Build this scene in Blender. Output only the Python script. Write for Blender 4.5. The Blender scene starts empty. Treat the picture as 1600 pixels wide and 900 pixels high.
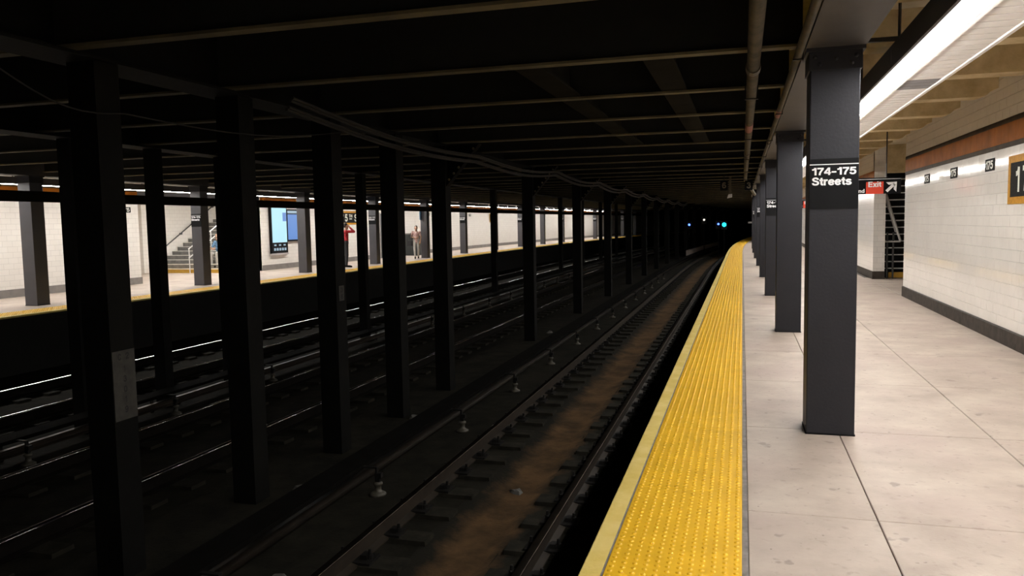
import bpy, math, random
from mathutils import Vector, Matrix
random.seed(7)
SC = bpy.context.scene
COL = SC.collection

# ------------------------------------------------------------------ camera, world, exposure
F_PX, YAW, PITCH, ROLL, EYE = 1236.7, math.radians(16.2616), math.radians(4.6632), math.radians(-1.02), 1.605
LIGHT = 54.0            # radiance of the fluorescent lenses
EXPOSURE = 0.0
cam_d = bpy.data.cameras.new('camera')
cam = bpy.data.objects.new('camera', cam_d)
COL.objects.link(cam)
_f = Vector((-math.sin(YAW)*math.cos(PITCH), math.cos(YAW)*math.cos(PITCH), -math.sin(PITCH)))
_r = Vector((math.cos(YAW), math.sin(YAW), 0))
_u = _r.cross(_f)
_r2 = math.cos(ROLL)*_r + math.sin(ROLL)*_u
_u2 = math.cos(ROLL)*_u - math.sin(ROLL)*_r
_m = Matrix((_r2, _u2, -_f)).transposed().to_4x4()
_m.translation = (0, 0, EYE)
cam.matrix_world = _m
cam_d.sensor_width = 36.0
cam_d.lens = F_PX/1600*36.0
cam_d.clip_start = 0.05
cam_d.clip_end = 400
SC.camera = cam
w = bpy.data.worlds.new('world')
SC.world = w
w.use_nodes = True
w.node_tree.nodes['Background'].inputs[0].default_value = (0.0, 0.0, 0.0, 1)
w.node_tree.nodes['Background'].inputs[1].default_value = 0.0
SC.view_settings.view_transform = 'Standard'
SC.view_settings.look = 'None'
SC.view_settings.gamma = 1
SC.view_settings.use_curve_mapping = False
SC.view_settings.exposure = EXPOSURE

# ------------------------------------------------------------------ materials
def mat(name, col, rough=0.6, metal=0.0, var=0.15, scale=6.0, col2=None, bump=0.0, bscale=40.0, stretch=(1, 1, 1), spec=0.5, coat=0.0):
    m = bpy.data.materials.new(name)
    m.use_nodes = True
    nt = m.node_tree
    b = nt.nodes['Principled BSDF']
    b.inputs['Roughness'].default_value = rough
    b.inputs['Metallic'].default_value = metal
    b.inputs['Specular IOR Level'].default_value = spec
    b.inputs['Coat Weight'].default_value = coat
    tc = nt.nodes.new('ShaderNodeNewGeometry')
    mp = nt.nodes.new('ShaderNodeMapping')
    mp.inputs['Scale'].default_value = stretch
    nt.links.new(tc.outputs['Position'], mp.inputs['Vector'])
    n = nt.nodes.new('ShaderNodeTexNoise')
    n.inputs['Scale'].default_value = scale
    n.inputs['Detail'].default_value = 6
    n.inputs['Roughness'].default_value = 0.62
    nt.links.new(mp.outputs[0], n.inputs['Vector'])
    r = nt.nodes.new('ShaderNodeValToRGB')
    r.color_ramp.elements[0].position = 0.33
    r.color_ramp.elements[1].position = 0.67
    c2 = col2 if col2 else tuple(min(1, c*(1+var)) for c in col)
    c1 = col if col2 else tuple(c*(1-var) for c in col)
    r.color_ramp.elements[0].color = (*c1, 1)
    r.color_ramp.elements[1].color = (*c2, 1)
    nt.links.new(n.outputs['Fac'], r.inputs[0])
    nt.links.new(r.outputs[0], b.inputs['Base Color'])
    if bump:
        n2 = nt.nodes.new('ShaderNodeTexNoise')
        n2.inputs['Scale'].default_value = bscale
        n2.inputs['Detail'].default_value = 4
        nt.links.new(tc.outputs['Position'], n2.inputs['Vector'])
        bp = nt.nodes.new('ShaderNodeBump')
        bp.inputs['Strength'].default_value = bump
        bp.inputs['Distance'].default_value = 0.01
        nt.links.new(n2.outputs['Fac'], bp.inputs['Height'])
        nt.links.new(bp.outputs[0], b.inputs['Normal'])
    return m

def emit(name, col, s):
    m = bpy.data.materials.new(name)
    m.use_nodes = True
    b = m.node_tree.nodes['Principled BSDF']
    b.inputs['Base Color'].default_value = (*(tuple(0.2*c for c in col) if s < 10 else (0.8, 0.8, 0.8)), 1)
    b.inputs['Emission Color'].default_value = (*col, 1)
    b.inputs['Emission Strength'].default_value = s
    return m

def brick_mat(name, c1, c2, cm, bw, bh, axis, rough=0.2):
    m = bpy.data.materials.new(name)
    m.use_nodes = True
    nt = m.node_tree
    b = nt.nodes['Principled BSDF']
    b.inputs['Roughness'].default_value = rough
    g = nt.nodes.new('ShaderNodeNewGeometry')
    sp = nt.nodes.new('ShaderNodeSeparateXYZ')
    cb = nt.nodes.new('ShaderNodeCombineXYZ')
    nt.links.new(g.outputs['Position'], sp.inputs[0])
    nt.links.new(sp.outputs[axis], cb.inputs[0])
    nt.links.new(sp.outputs[2], cb.inputs[1])
    t = nt.nodes.new('ShaderNodeTexBrick')
    t.inputs['Color1'].default_value = (*c1, 1)
    t.inputs['Color2'].default_value = (*c2, 1)
    t.inputs['Mortar'].default_value = (*cm, 1)
    t.inputs['Scale'].default_value = 1
    t.inputs['Mortar Size'].default_value = 0.004
    t.inputs['Brick Width'].default_value = bw
    t.inputs['Row Height'].default_value = bh
    nt.links.new(cb.outputs[0], t.inputs['Vector'])
    nt.links.new(t.outputs['Color'], b.inputs['Base Color'])
    return m

def floor_mat():
    m = mat('platform_concrete', (0.38, 0.312, 0.262), 0.62, 0, col2=(0.54, 0.465, 0.395), scale=1.7, bump=0.12, bscale=60)
    nt = m.node_tree
    b = nt.nodes['Principled BSDF']
    last = [n for n in nt.nodes if n.type == 'VALTORGB'][0].outputs[0]
    geo = [n for n in nt.nodes if n.type == 'NEW_GEOMETRY'][0]
    def layer(scale, detail, lo, hi, amount, col, last, stretch=(1, 1, 1), off=(0, 0, 0)):
        mp = nt.nodes.new('ShaderNodeMapping')
        mp.inputs['Scale'].default_value = stretch
        mp.inputs['Location'].default_value = off
        nt.links.new(geo.outputs['Position'], mp.inputs[0])
        v = nt.nodes.new('ShaderNodeTexNoise')
        v.inputs['Scale'].default_value = scale
        v.inputs['Detail'].default_value = detail
        nt.links.new(mp.outputs[0], v.inputs['Vector'])
        r = nt.nodes.new('ShaderNodeValToRGB')
        r.color_ramp.elements[0].position = lo
        r.color_ramp.elements[1].position = hi
        r.color_ramp.elements[0].color = (0, 0, 0, 1)
        r.color_ramp.elements[1].color = (amount, amount, amount, 1)
        nt.links.new(v.outputs['Fac'], r.inputs[0])
        mx = nt.nodes.new('ShaderNodeMix')
        mx.data_type = 'RGBA'
        mx.inputs[7].default_value = (*col, 1)
        nt.links.new(r.outputs[0], mx.inputs[0])
        nt.links.new(last, mx.inputs[6])
        return mx.outputs[2]
    last = layer(0.9, 5, 0.47, 0.68, 0.55, (0.43, 0.335, 0.30), last)
    last = layer(14, 7, 0.60, 0.72, 0.5, (0.30, 0.23, 0.195), last, off=(3, 1, 0))
    last = layer(5.5, 3, 0.665, 0.70, 0.5, (0.21, 0.165, 0.14), last, off=(7, 5, 0))
    last = layer(26, 2, 0.70, 0.74, 0.6, (0.17, 0.13, 0.11), last, off=(1, 9, 0))
    nt.links.new(last, b.inputs['Base Color'])
    return m

M = {}
M['floor'] = floor_mat()
M['joint'] = mat('floor_joint', (0.16, 0.14, 0.125), 0.9)
M['sealant'] = mat('grey_sealant', (0.22, 0.20, 0.19), 0.8, var=0.35, scale=12)
M['yellow'] = mat('tactile_yellow', (0.86, 0.50, 0.018), 0.42, var=0.07, scale=5)
M['paleyellow'] = mat('worn_edge_yellow', (0.68, 0.50, 0.10), 0.7, col2=(0.80, 0.63, 0.22), scale=5, bump=0.15)
M['column'] = mat('slate_grey_paint', (0.0245, 0.0245, 0.030), 0.5, var=0.08, scale=3, bump=0.12, bscale=45, spec=0.22)
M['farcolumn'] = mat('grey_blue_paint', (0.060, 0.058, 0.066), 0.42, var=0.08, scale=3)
M['signblack'] = mat('sign_black', (0.0055, 0.0055, 0.0065), 0.5, var=0.1, spec=0.12)
M['signwhite'] = mat('sign_white', (0.86, 0.86, 0.88), 0.5, var=0.02)
M['steel'] = mat('sooty_steel', (0.0045, 0.0043, 0.0037), 0.75, var=0.3, scale=4, bump=0.2, spec=0.1)
M['joist'] = mat('dusty_joist_paint', (0.10, 0.085, 0.045), 0.75, var=0.3, scale=3)
M['stiff'] = mat('beam_painted_shade', (0.011, 0.010, 0.007), 0.9, var=0.25, scale=3, spec=0.04)  # joist paint made darker: the shading of the stiffener beams is in this colour
M['cable'] = mat('sooty_cable', (0.011, 0.010, 0.008), 0.8, var=0.3)
M['soot_shade'] = mat('soot_and_web_shade', (0.005, 0.005, 0.004), 0.9, var=0.3)
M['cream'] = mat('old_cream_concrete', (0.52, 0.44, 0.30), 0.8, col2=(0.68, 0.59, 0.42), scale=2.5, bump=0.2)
M['beam'] = mat('brown_stained_concrete', (0.50, 0.385, 0.21), 0.85, spec=0.2, col2=(0.70, 0.57, 0.35), scale=4, bump=0.25)
M['girder'] = mat('grey_girder_paint', (0.055, 0.050, 0.048), 0.55, var=0.15, scale=3)
M['pipe'] = mat('dusty_pipe', (0.060, 0.048, 0.028), 0.7, var=0.35, scale=5)
M['redpaint'] = mat('faded_red_paint', (0.20, 0.06, 0.04), 0.7, var=0.3)
M['tile'] = mat('white_glazed_tile', (0.80, 0.765, 0.715), 0.08, var=0.035, scale=1.7, bump=0.035, bscale=6)
M['grout'] = mat('tile_grout', (0.60, 0.57, 0.53), 0.9)
M['tilewall_y'] = brick_mat('white_tile_wall_along', (0.80, 0.765, 0.72), (0.77, 0.735, 0.69), (0.60, 0.57, 0.535), 0.279, 0.139, 1)
M['tilewall_x'] = brick_mat('white_tile_wall_across', (0.80, 0.765, 0.72), (0.77, 0.735, 0.69), (0.60, 0.57, 0.535), 0.279, 0.139, 0)
M['orange'] = mat('burnt_orange_tile', (0.22, 0.068, 0.004), 0.5, var=0.22, scale=3, spec=0.03)
M['brownborder'] = mat('dark_brown_tile', (0.045, 0.030, 0.016), 0.5, var=0.25, spec=0.03)
M['ochre'] = mat('ochre_mosaic', (0.46, 0.22, 0.022), 0.5, var=0.2, scale=30, spec=0.05)
M['mosaicblack'] = mat('black_mosaic', (0.016, 0.015, 0.014), 0.6, var=0.5, scale=60, spec=0.03)
M['mosaicwhite'] = mat('white_mosaic', (0.66, 0.66, 0.58), 0.5, var=0.15, scale=60)
M['base'] = mat('dark_granite_baseboard', (0.050, 0.040, 0.033), 0.6, var=0.35, scale=8, spec=0.15)
M['greybase'] = mat('grey_baseboard', (0.22, 0.20, 0.185), 0.6, var=0.15, scale=4)
M['trackbed'] = mat('sooty_track_bed', (0.010, 0.0095, 0.0075), 0.95, spec=0.05, col2=(0.024, 0.0215, 0.016), scale=3, bump=0.5, bscale=25)
M['trough'] = mat('rusty_trough_dirt', (0.040, 0.026, 0.014), 0.95, spec=0.1, col2=(0.125, 0.072, 0.034), scale=2.2, bump=0.4, bscale=30)
M['tie'] = mat('oily_tie_block', (0.013, 0.012, 0.0095), 0.9, spec=0.08, col2=(0.030, 0.027, 0.020), scale=6, bump=0.3)
M['clip'] = mat('rusty_clip', (0.008, 0.007, 0.006), 0.6, var=0.3, spec=0.3)
M['railside'] = mat('rusty_rail_side', (0.024, 0.017, 0.011), 0.65, 0.0, var=0.35, scale=6, spec=0.3)
M['raildark'] = mat('sooty_rail_side', (0.0065, 0.0052, 0.004), 0.8, 0.0, var=0.35, scale=6, spec=0.08)
M['railhead'] = mat('polished_rail_head', (0.72, 0.72, 0.73), 0.11, 1.0, var=0.06, scale=5)
M['railheadworn'] = mat('dull_rail_head', (0.075, 0.062, 0.05), 0.40, 1.0, var=0.2, scale=5)
M['board'] = mat('dark_cover_board', (0.005, 0.0046, 0.004), 0.95, var=0.3, scale=6, spec=0.03)
M['porcelain'] = mat('dusty_porcelain', (0.07, 0.063, 0.047), 0.55, var=0.2)
M['lens'] = emit('fluorescent_lens', (1.0, 0.972, 0.925), LIGHT)
M['trim'] = mat('fixture_trim', (0.45, 0.42, 0.42), 0.5, var=0.05)
M['housing'] = mat('fixture_housing', (0.045, 0.043, 0.046), 0.5, var=0.1)
M['slat'] = mat('white_perforated_metal', (0.90, 0.87, 0.85), 0.5, var=0.04)
M['slatgrey'] = mat('darker_grey_slat', (0.22, 0.215, 0.225), 0.5, var=0.06)  # darker grey tone for a few slats of one raceway
M['red'] = mat('exit_red', (0.72, 0.06, 0.028), 0.4, var=0.05)
M['alu'] = mat('brushed_aluminium', (0.72, 0.72, 0.72), 0.35, 0.6, var=0.05)
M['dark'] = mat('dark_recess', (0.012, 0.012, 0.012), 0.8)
M['door'] = mat('dark_grey_door_paint', (0.06, 0.062, 0.06), 0.45, var=0.1)
M['greycab'] = mat('charcoal_cabinet', (0.035, 0.04, 0.04), 0.5, var=0.1)
M['step'] = mat('grey_step', (0.20, 0.195, 0.185), 0.8, var=0.25, scale=6)
M['nosing'] = mat('pale_nosing', (0.78, 0.76, 0.72), 0.6, var=0.08)
M['stepyellow'] = mat('yellow_riser', (0.50, 0.28, 0.03), 0.6, var=0.15)
M['screenmap'] = emit('map_screen', (0.50, 0.85, 0.98), 0.80)
M['screenblue'] = emit('blue_screen', (0.16, 0.34, 0.80), 0.62)
M['icon'] = emit('screen_icons', (0.5, 0.7, 0.85), 0.5)
M['bluesig'] = emit('blue_signal', (0.07, 0.16, 1.0), 5)
M['cyansig'] = emit('cyan_signal', (0.01, 0.55, 0.75), 5)
M['whitesig'] = emit('white_lamp', (1.0, 0.93, 0.80), 1.2)
M['plate'] = mat('grimy_number_plate', (0.035, 0.032, 0.026), 0.7, var=0.3, scale=14)
M['markerpaint'] = mat('faded_marker_paint', (0.16, 0.13, 0.085), 0.7)
M['whitewall'] = mat('pale_concrete', (0.36, 0.31, 0.29), 0.8)
M['skin'] = mat('skin', (0.42, 0.25, 0.17), 0.55, var=0.06)
M['redcloth'] = mat('red_jacket', (0.42, 0.02, 0.03), 0.8, var=0.15)
M['blackcloth'] = mat('black_trousers', (0.022, 0.022, 0.024), 0.8)
M['hair'] = mat('dark_hair', (0.018, 0.013, 0.010), 0.6)
M['bluecloth'] = mat('blue_jacket', (0.10, 0.20, 0.33), 0.8)
M['palecloth'] = mat('pale_trousers', (0.42, 0.40, 0.37), 0.8)
M['stripe'] = mat('pale_pink_top', (0.62, 0.50, 0.47), 0.8, col2=(0.36, 0.15, 0.13), scale=11)
M['paper'] = mat('litter', (0.10, 0.095, 0.085), 0.8)

# ------------------------------------------------------------------ mesh helpers
def bend(y):
    d = y - 40.0
    return d*d/900.0 if d > 0 else 0.0

class MB:
    def __init__(s):
        s.v = []; s.f = []
    def box(s, x0, x1, y0, y1, z0, z1):
        n = len(s.v)
        s.v += [(x0, y0, z0), (x1, y0, z0), (x1, y1, z0), (x0, y1, z0), (x0, y0, z1), (x1, y0, z1), (x1, y1, z1), (x0, y1, z1)]
        s.f += [tuple(n+i for i in q) for q in ((0, 3, 2, 1), (4, 5, 6, 7), (0, 1, 5, 4), (1, 2, 6, 5), (2, 3, 7, 6), (3, 0, 4, 7))]
        return s
    def poly(s, pts, d):
        """closed polygon extruded by vector d"""
        n = len(s.v); k = len(pts)
        s.v += [tuple(p) for p in pts] + [tuple(Vector(p)+Vector(d)) for p in pts]
        s.f.append(tuple(n+i for i in reversed(range(k))))
        s.f.append(tuple(n+k+i for i in range(k)))
        for i in range(k):
            j = (i+1) % k
            s.f.append((n+i, n+j, n+k+j, n+k+i))
        return s
    def cbox(s, x0, x1, y0, y1, z0, z1, c=0.01):
        """box with chamfered upright edges"""
        p = [(x0+c, y0), (x1-c, y0), (x1, y0+c), (x1, y1-c), (x1-c, y1), (x0+c, y1), (x0, y1-c), (x0, y0+c)]
        return s.poly([(a, b, z0) for a, b in p], (0, 0, z1-z0))
    def run(s, prof, y0, y1, step=3.0):
        """(x,z) profile run along the platform, following the curve of the line"""
        ys = [y0]
        while ys[-1] < y1-1e-6:
            nxt = ys[-1]+step
            if ys[-1] < 40 < nxt: nxt = 40
            if nxt < 40 and y1 > 40: nxt = 40
            if y1 <= 40: nxt = y1
            ys.append(min(nxt, y1))
        n = len(s.v); k = len(prof)
        for y in ys:
            b = bend(y)
            s.v += [(x+b, y, z) for x, z in prof]
        for a in range(len(ys)-1):
            for i in range(k):
                j = (i+1) % k
                s.f.append((n+a*k+i, n+(a+1)*k+i, n+(a+1)*k+j, n+a*k+j))
        s.f.append(tuple(n+i for i in range(k)))
        s.f.append(tuple(n+(len(ys)-1)*k+i for i in reversed(range(k))))
        return s
    def tube(s, pts, r, seg=8, cap=True):
        pts = [Vector(p) for p in pts]
        n = len(s.v); rs = r if isinstance(r, (list, tuple)) else [r]*len(pts)
        for i, p in enumerate(pts):
            t = (pts[min(i+1, len(pts)-1)]-pts[max(i-1, 0)]).normalized()
            a = t.cross(Vector((0, 0, 1)))
            if a.length < 1e-3: a = t.cross(Vector((1, 0, 0)))
            a.normalize(); b = t.cross(a)
            for k in range(seg):
                q = 2*math.pi*k/seg
                s.v.append(tuple(p+rs[i]*(math.cos(q)*a+math.sin(q)*b)))
        for i in range(len(pts)-1):
            for k in range(seg):
                j = (k+1) % seg
                s.f.append((n+i*seg+k, n+i*seg+j, n+(i+1)*seg+j, n+(i+1)*seg+k))
        if cap:
            s.f.append(tuple(n+k for k in reversed(range(seg))))
            s.f.append(tuple(n+(len(pts)-1)*seg+k for k in range(seg)))
        return s
    def lathe(s, c, prof, seg=12):
        """(r,z) profile turned about the upright through c"""
        n = len(s.v)
        for r, z in prof:
            for k in range(seg):
                q = 2*math.pi*k/seg
                s.v.append((c[0]+r*math.cos(q), c[1]+r*math.sin(q), c[2]+z))
        for i in range(len(prof)-1):
            for k in range(seg):
                j = (k+1) % seg
                s.f.append((n+i*seg+k, n+i*seg+j, n+(i+1)*seg+j, n+(i+1)*seg+k))
        s.f.append(tuple(n+k for k in reversed(range(seg))))
        s.f.append(tuple(n+(len(prof)-1)*seg+k for k in range(seg)))
        return s
    def mesh(s, name, m, smooth=False):
        me = bpy.data.meshes.new(name)
        me.from_pydata(s.v, [], s.f)
        me.update()
        me.materials.append(m)
        if smooth:
            for p in me.polygons: p.use_smooth = True
        return me
    def build(s, name, m, parent=None, loc=None, smooth=False, fix=True):
        me = s.mesh(name, m, smooth)
        if fix:
            import bmesh
            b = bmesh.new(); b.from_mesh(me); bmesh.ops.recalc_face_normals(b, faces=b.faces); b.to_mesh(me); b.free()
        return inst(name, me, parent, loc)

def inst(name, me, parent=None, loc=None, rz=0.0):
    o = bpy.data.objects.new(name, me)
    COL.objects.link(o)
    if parent: o.parent = parent
    if loc: o.location = loc
    if rz: o.rotation_euler = (0, 0, rz)
    return o

def empty(name, loc=(0, 0, 0), rz=0.0):
    o = bpy.data.objects.new(name, None)
    COL.objects.link(o)
    o.location = loc
    o.rotation_euler = (0, 0, rz)
    o.empty_display_size = 0.1
    return o

def tag(o, label=None, cat=None, group=None, kind=None):
    if label: o['label'] = label
    if cat: o['category'] = cat
    if group: o['group'] = group
    if kind: o['kind'] = kind
    return o

def fixn(me):
    import bmesh
    b = bmesh.new(); b.from_mesh(me); bmesh.ops.recalc_face_normals(b, faces=b.faces); b.to_mesh(me); b.free()
    return me

# heavy grotesque lettering drawn stroke by stroke: advance width and centre lines on a cap height of 1
GLYPH = {
 '0': (.70, [[(.34, .9), (.16, .82), (.1, .5), (.16, .18), (.34, .1), (.52, .18), (.58, .5), (.52, .82), (.34, .9)]]),
 '1': (.56, [[(.38, 0), (.38, 1)], [(.03, .74), (.18, .76), (.29, .84), (.34, 1.0)]]),
 '2': (.70, [[(.1, .66), (.14, .84), (.32, .9), (.5, .84), (.54, .68), (.44, .5), (.22, .30), (.12, .12)], [(.04, .1), (.62, .1)]]),
 '3': (.70, [[(.08, .72), (.16, .86), (.34, .9), (.5, .83), (.52, .68), (.42, .56), (.26, .53)], [(.26, .53), (.46, .5), (.57, .38), (.55, .2), (.42, .11), (.26, .1), (.12, .17), (.06, .3)]]),
 '4': (.72, [[(.5, 0), (.5, 1)], [(.48, .97), (.05, .30)], [(0, .29), (.68, .29)]]),
 '5': (.70, [[(.1, .9), (.62, .9)], [(.18, .95), (.12, .48)], [(.11, .50), (.22, .59), (.38, .6), (.53, .51), (.57, .34), (.5, .16), (.33, .1), (.16, .14), (.07, .29)]]),
 '6': (.70, [[(.56, .76), (.48, .88), (.34, .9), (.18, .82), (.1, .6), (.1, .35), (.17, .16), (.34, .1), (.52, .17), (.58, .34), (.52, .5), (.34, .57), (.18, .5), (.1, .36)]]),
 '7': (.68, [[(0, .9), (.64, .9)], [(.57, .86), (.38, .55), (.27, .28), (.23, 0)]]),
 '8': (.70, [[(.34, .9), (.18, .84), (.14, .71), (.22, .58), (.34, .54), (.46, .58), (.54, .71), (.5, .84), (.34, .9)], [(.34, .54), (.16, .46), (.1, .31), (.17, .15), (.34, .1), (.51, .15), (.58, .31), (.52, .46), (.34, .54)]]),
 '9': (.70, [[(.12, .24), (.2, .12), (.34, .1), (.5, .18), (.58, .4), (.58, .65), (.51, .84), (.34, .9), (.16, .83), (.1, .66), (.16, .5), (.34, .43), (.5, .5), (.58, .64)]]),
 '–': (.56, [[(.03, .40), (.5, .40)]]),
 '_': (.70, [[(0, .5), (.7, .5)]]),
 'S': (.74, [[(.6, .70), (.54, .84), (.36, .9), (.18, .85), (.12, .72), (.2, .59), (.38, .52), (.56, .43), (.62, .29), (.54, .15), (.36, .1), (.16, .15), (.09, .31)]]),
 's': (.60, [[(.48, .50), (.42, .60), (.28, .63), (.14, .59), (.1, .50), (.17, .41), (.3, .37), (.44, .31), (.49, .21), (.42, .11), (.28, .08), (.13, .12), (.07, .23)]]),
 't': (.42, [[(.2, .92), (.2, .5), (.2, .24), (.24, .12), (.38, .09)], [(0, .63), (.38, .63)]]),
 'r': (.44, [[(.1, 0), (.1, .72)], [(.1, .40), (.16, .56), (.26, .62), (.40, .62)]]),
 'e': (.64, [[(.1, .37), (.54, .37)], [(.53, .37), (.5, .53), (.42, .61), (.3, .63), (.17, .58), (.1, .46), (.1, .26), (.17, .13), (.3, .08), (.44, .12), (.53, .22)]]),
 'E': (.68, [[(.1, 0), (.1, 1)], [(.1, .9), (.62, .9)], [(.1, .52), (.58, .52)], [(.1, .1), (.63, .1)]]),
 'x': (.60, [[(.07, 0), (.5, .72)], [(.5, 0), (.07, .72)]]),
 'i': (.24, [[(.11, 0), (.11, .72)], [(.11, .83), (.11, 1)]]),
 'a': (.60, [[(.1, .52), (.17, .61), (.3, .63), (.42, .56), (.44, .42), (.44, 0)], [(.44, .40), (.24, .36), (.1, .27), (.12, .13), (.25, .08), (.38, .13), (.44, .24)]]),
 'n': (.58, [[(.1, 0), (.1, .72)], [(.1, .44), (.16, .57), (.28, .63), (.40, .58), (.44, .45), (.44, 0)]]),
 'd': (.62, [[(.47, 0), (.47, 1)], [(.47, .48), (.38, .61), (.26, .63), (.14, .55), (.1, .4), (.1, .28), (.14, .14), (.26, .09), (.38, .11), (.47, .24)]]),
 'C': (.74, [[(.62, .66), (.52, .85), (.36, .9), (.18, .8), (.1, .5), (.18, .2), (.36, .1), (.52, .15), (.63, .34)]]),
 'T': (.68, [[(0, .9), (.66, .9)], [(.33, 0), (.33, .9)]]),
 'H': (.72, [[(.1, 0), (.1, 1)], [(.58, 0), (.58, 1)], [(.1, .5), (.58, .5)]]),
}
_tc = {}
def _smooth(p):
    if len(p) < 3: return p
    q = [p[0]]
    for i in range(len(p)-1):
        a, b, c, d = p[max(i-1, 0)], p[i], p[i+1], p[min(i+2, len(p)-1)]
        for k in range(1, 4):
            t = k/3
            q.append(tuple(0.5*((2*b[m])+(c[m]-a[m])*t+(2*a[m]-5*b[m]+4*c[m]-d[m])*t*t+(3*b[m]-a[m]-3*c[m]+d[m])*t**3) for m in (0, 1)))
    return q
def text_mesh(s, wid, hei, m, weight=0.2, depth=0.003, **kw):
    """lettering fitted to wid x hei, centred, standing in the XZ plane and read from -Y"""
    key = (s, wid, hei, m.name, weight)
    if key in _tc: return _tc[key]
    V, Fc = [], []
    cx = 0.0
    for ch in s:
        adv, strokes = GLYPH[ch]
        for st_ in strokes:
            p = _smooth(st_); n0 = len(V)
            for i, q in enumerate(p):
                a, b = p[max(i-1, 0)], p[min(i+1, len(p)-1)]
                dx, dz = b[0]-a[0], b[1]-a[1]; L = math.hypot(dx, dz) or 1
                nx, nz = -dz/L*weight/2, dx/L*weight/2
                V += [(cx+q[0]+nx, -depth, q[1]+nz), (cx+q[0]-nx, -depth, q[1]-nz)]
            for i in range(len(p)-1):
                k = n0+2*i
                Fc.append((k, k+2, k+3, k+1))
        cx += adv
    xs = [v[0] for v in V]; zs = [v[2] for v in V]
    x0, x1, z0, z1 = min(xs), max(xs), min(zs), max(zs)
    V = [((v[0]-(x0+x1)/2)*wid/(x1-x0), v[1], (v[2]-(z0+z1)/2)*hei/(z1-z0)) for v in V]
    me = bpy.data.meshes.new('lettering')
    me.from_pydata(V, [], Fc); me.update()
    me.materials.append(m)
    _tc[key] = me
    return me

ORD = ['first', 'second', 'third', 'fourth', 'fifth', 'sixth', 'seventh', 'eighth', 'ninth', 'tenth', 'eleventh', 'twelfth', 'thirteenth', 'fourteenth', 'fifteenth', 'sixteenth', 'seventeenth', 'eighteenth', 'nineteenth', 'twentieth'] + ['%dth' % i for i in range(21, 60)]
Y0, Y1 = -8.0, 120.0
PS = 5.578                 # column spacing on the platforms
JS = PS/3

# ------------------------------------------------------------------ the setting: floors
EDGE, FEDGE = -0.72, -13.42
WR, WL = 3.13, -17.3
floor = MB().run([(-0.70, -0.02), (WR+0.3, -0.02), (WR+0.3, -0.35), (-0.70, -0.35)], Y0, Y1).build('floor', M['joint'])
tag(floor, kind='structure')
slab_cache = {}
def slab(parent, x0, x1, ya, yb, m):
    k = (round(x0, 3), round(x1, 3), round(yb-ya, 3), m.name)
    if k not in slab_cache:
        b = MB(); g = 0.003; c = 0.004
        X0, X1, L = x0+g, x1-g, yb-ya-2*g
        b.v = [(X0, 0, -0.03), (X1, 0, -0.03), (X1, L, -0.03), (X0, L, -0.03), (X0, 0, -c), (X1, 0, -c), (X1, L, -c), (X0, L, -c),
               (X0+c, c, 0), (X1-c, c, 0), (X1-c, L-c, 0), (X0+c, L-c, 0)]
        b.f = [(0, 1, 5, 4), (1, 2, 6, 5), (2, 3, 7, 6), (3, 0, 4, 7), (4, 5, 9, 8), (5, 6, 10, 9), (6, 7, 11, 10), (7, 4, 8, 11), (8, 9, 10, 11)]
        slab_cache[k] = b.mesh('floor_slab', m)
    return inst('floor_slab', slab_cache[k], parent, (0, ya+0.003, 0))
yy = 6.31-JS*7
while yy < 39.5:
    for a, b_ in ((0.035, 0.70), (0.70, 1.74), (1.74, WR)):
        slab(floor, a, b_, yy, yy+JS, M['floor'])
    yy += JS
MB().run([(0.035, 0), (WR+0.3, 0), (WR+0.3, -0.03), (0.035, -0.03)], yy, Y1, 2.0).build('floor_slab', M['floor'], floor)
# passage to the stairs right of the wall corner
for a in range(3):
    slab(floor, WR, 7.0, 17.55+a*1.75, 17.55+(a+1)*1.75, M['floor'])
MB().box(WR, 7.2, 17.5, 23.2, -0.35, -0.02).build('passage_base', M['joint'], floor)
# edge: pale worn concrete nosing, grey sealant joints
edge = MB().run([(EDGE, -0.02), (EDGE+0.012, 0), (-0.615, 0), (-0.615, -0.3), (EDGE, -0.3)], Y0, Y1, 2.0).build('platform_edge_nosing', M['paleyellow'], floor)
MB().run([(-0.615, -0.004), (-0.603, -0.004), (-0.603, -0.05), (-0.615, -0.05)], Y0, Y1, 2.0).build('sealant_joint', M['sealant'], floor)
MB().run([(0.008, -0.003), (0.036, -0.003), (0.036, -0.05), (0.008, -0.05)], Y0, Y1, 2.0).build('sealant_joint', M['sealant'], floor)
MB().run([(-0.46, -0.35), (3.0, -0.35), (3.0, -1.3), (-0.46, -1.3)], Y0, Y1).build('platform_face_wall', M['soot_shade'], floor)

ffloor = MB().run([(FEDGE-0.08, -0.03), (FEDGE-0.08, 0), (-22.2, 0), (-22.2, -0.3), (FEDGE-0.08, -0.3)], Y0+6, Y1, 2.0).build('floor_far', M['floor'])
tag(ffloor, kind='structure')
MB().run([(FEDGE+0.012, 0.004), (FEDGE-0.11, 0.004), (FEDGE-0.11, -0.03), (FEDGE+0.012, -0.03)], Y0+6, Y1, 2.0).build('platform_edge_nosing', M['paleyellow'], ffloor)
MB().run([(FEDGE-0.07, -0.03), (FEDGE-0.079, -0.03), (FEDGE-0.079, -0.31), (FEDGE-0.07, -0.31)], Y0, Y1, 2.0).build('platform_face_plate', M['soot_shade'], ffloor)
MB().run([(-13.75, -0.3), (-17, -0.3), (-17, -1.3), (-13.75, -1.3)], Y0, Y1).build('platform_face_wall', M['soot_shade'], ffloor)

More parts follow.
